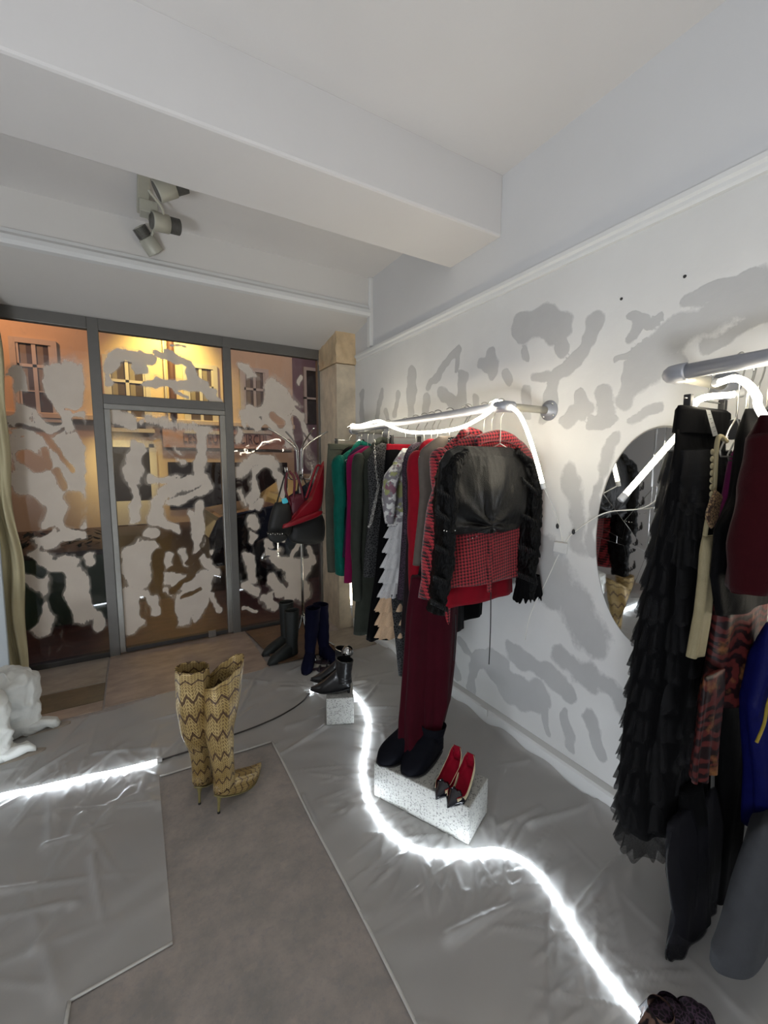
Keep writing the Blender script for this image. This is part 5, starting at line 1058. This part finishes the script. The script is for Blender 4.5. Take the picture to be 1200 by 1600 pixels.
y = .56; t = thing('sheer_trousers', 'long black sheer organza trousers reaching almost to the floor', 'trousers', tuple(onY(1120, 1300, y)))
shell('trouser_leg', PR(y, [(1080, 1128, 1165), (1200, 1128, 1158), (1320, 1122, 1150), (1420, 1112, 1140), (1500, 1108, 1128), (1550, 1105, 1120)]), M['blk'], t, y, .03, .006, 5); shell('trouser_leg', PR(y, [(1240, 1066, 1092), (1320, 1070, 1090), (1420, 1066, 1096), (1520, 1060, 1105), (1575, 1062, 1112)]), M['blk'], t, y, .03, .006, 5)
shell('sheer_panel', PR(y-.01, [(1290, 1044, 1112), (1360, 1042, 1120), (1430, 1050, 1116), (1490, 1040, 1112), (1530, 1054, 1112)]), M['sheerk'], t, y-.01, .02, .006, 8); tube('piping', YT([(1048, 1300), (1042, 1350), (1050, 1420), (1054, 1440), (1040, 1490), (1056, 1528)], y-.012), .0022, M_BLACKCORD, t, seg=5)
hanger(1.56, y, 1.62, R2Z, 'clip hanger carrying the black sheer trousers', 'clip', .08)
y = .42; t = thing('wine_sweater', 'wine red knitted sweater at the right edge of the photo', 'sweater', tuple(onY(1180, 800, y)))
shell('body', [(z, a, 1.68) for z, a, b in PR(y, [(650, 1190, 1200), (680, 1182, 1200), (760, 1172, 1200), (830, 1160, 1200), (900, 1149, 1200), (926, 1146, 1200)])], M['wine'], t, y, .05, .008, 6)
sleeve([tuple(onY(1192, 680, y-.04)), tuple(onY(1186, 760, y-.05)), tuple(onY(1176, 850, y-.05)), tuple(onY(1168, 925, y-.05))], [.03, .04, .038, .034], M['wine'], t); hanger(1.5, y, 1.66, R2Z, 'wire hanger carrying the wine red sweater', hw=.12)
y = .44; t = thing('blue_costume', 'royal blue satin trousers with gold braid at the right edge', 'trousers', tuple(onY(1195, 1150, y)))
shell('body', [(z, a, 1.60) for z, a, b in PR(y, [(980, 1200, 1230), (1040, 1186, 1230), (1100, 1172, 1230), (1150, 1176, 1230), (1230, 1182, 1230), (1302, 1188, 1230)])], M['blue'], t, y, .04, .008, 6); tube('gold_braid', YT([(1215, 1060), (1200, 1098), (1194, 1130), (1182, 1160)], y-.04), .004, M['gold'], t, seg=6)
y = .40; t = thing('felt_coat', 'grey felt coat hem hanging low at the right edge', 'coat', tuple(onY(1170, 1400, y)))
shell('body', [(z, a, 1.72) for z, a, b in PR(y, [(1290, 1194, 1230), (1360, 1172, 1230), (1430, 1152, 1230), (1500, 1126, 1230), (1522, 1124, 1230)])], M['felt'], t, y, .05, .006, 5)
# lace heap on the floor at the tube's end
t = thing('lace_garment', 'heap of black and brown lace on the floor at the light tube end', 'garment', tuple(fl(1050, 1585)))
for i in range(5):
    c = fl(1030+i*16, 1598-(i % 2)*10, .03); ruffle(c[0]-.03, c[0]+.03, c[1], .03, .075-.008*i, .004, .035, 9, .012, M['lace'] if i % 2 else paisley('brown_lace%d' % i, (24, 18, 20), (92, 70, 60), (40, 30, 30)), t, i, 'lace_frill', cols=60, jag=.006)
    V, F = sphere_vf((c[0], c[1], .035), .04, 14, 8, (1, .8, .8)); mesh('lace_frill', V, F, M['lace'], t)
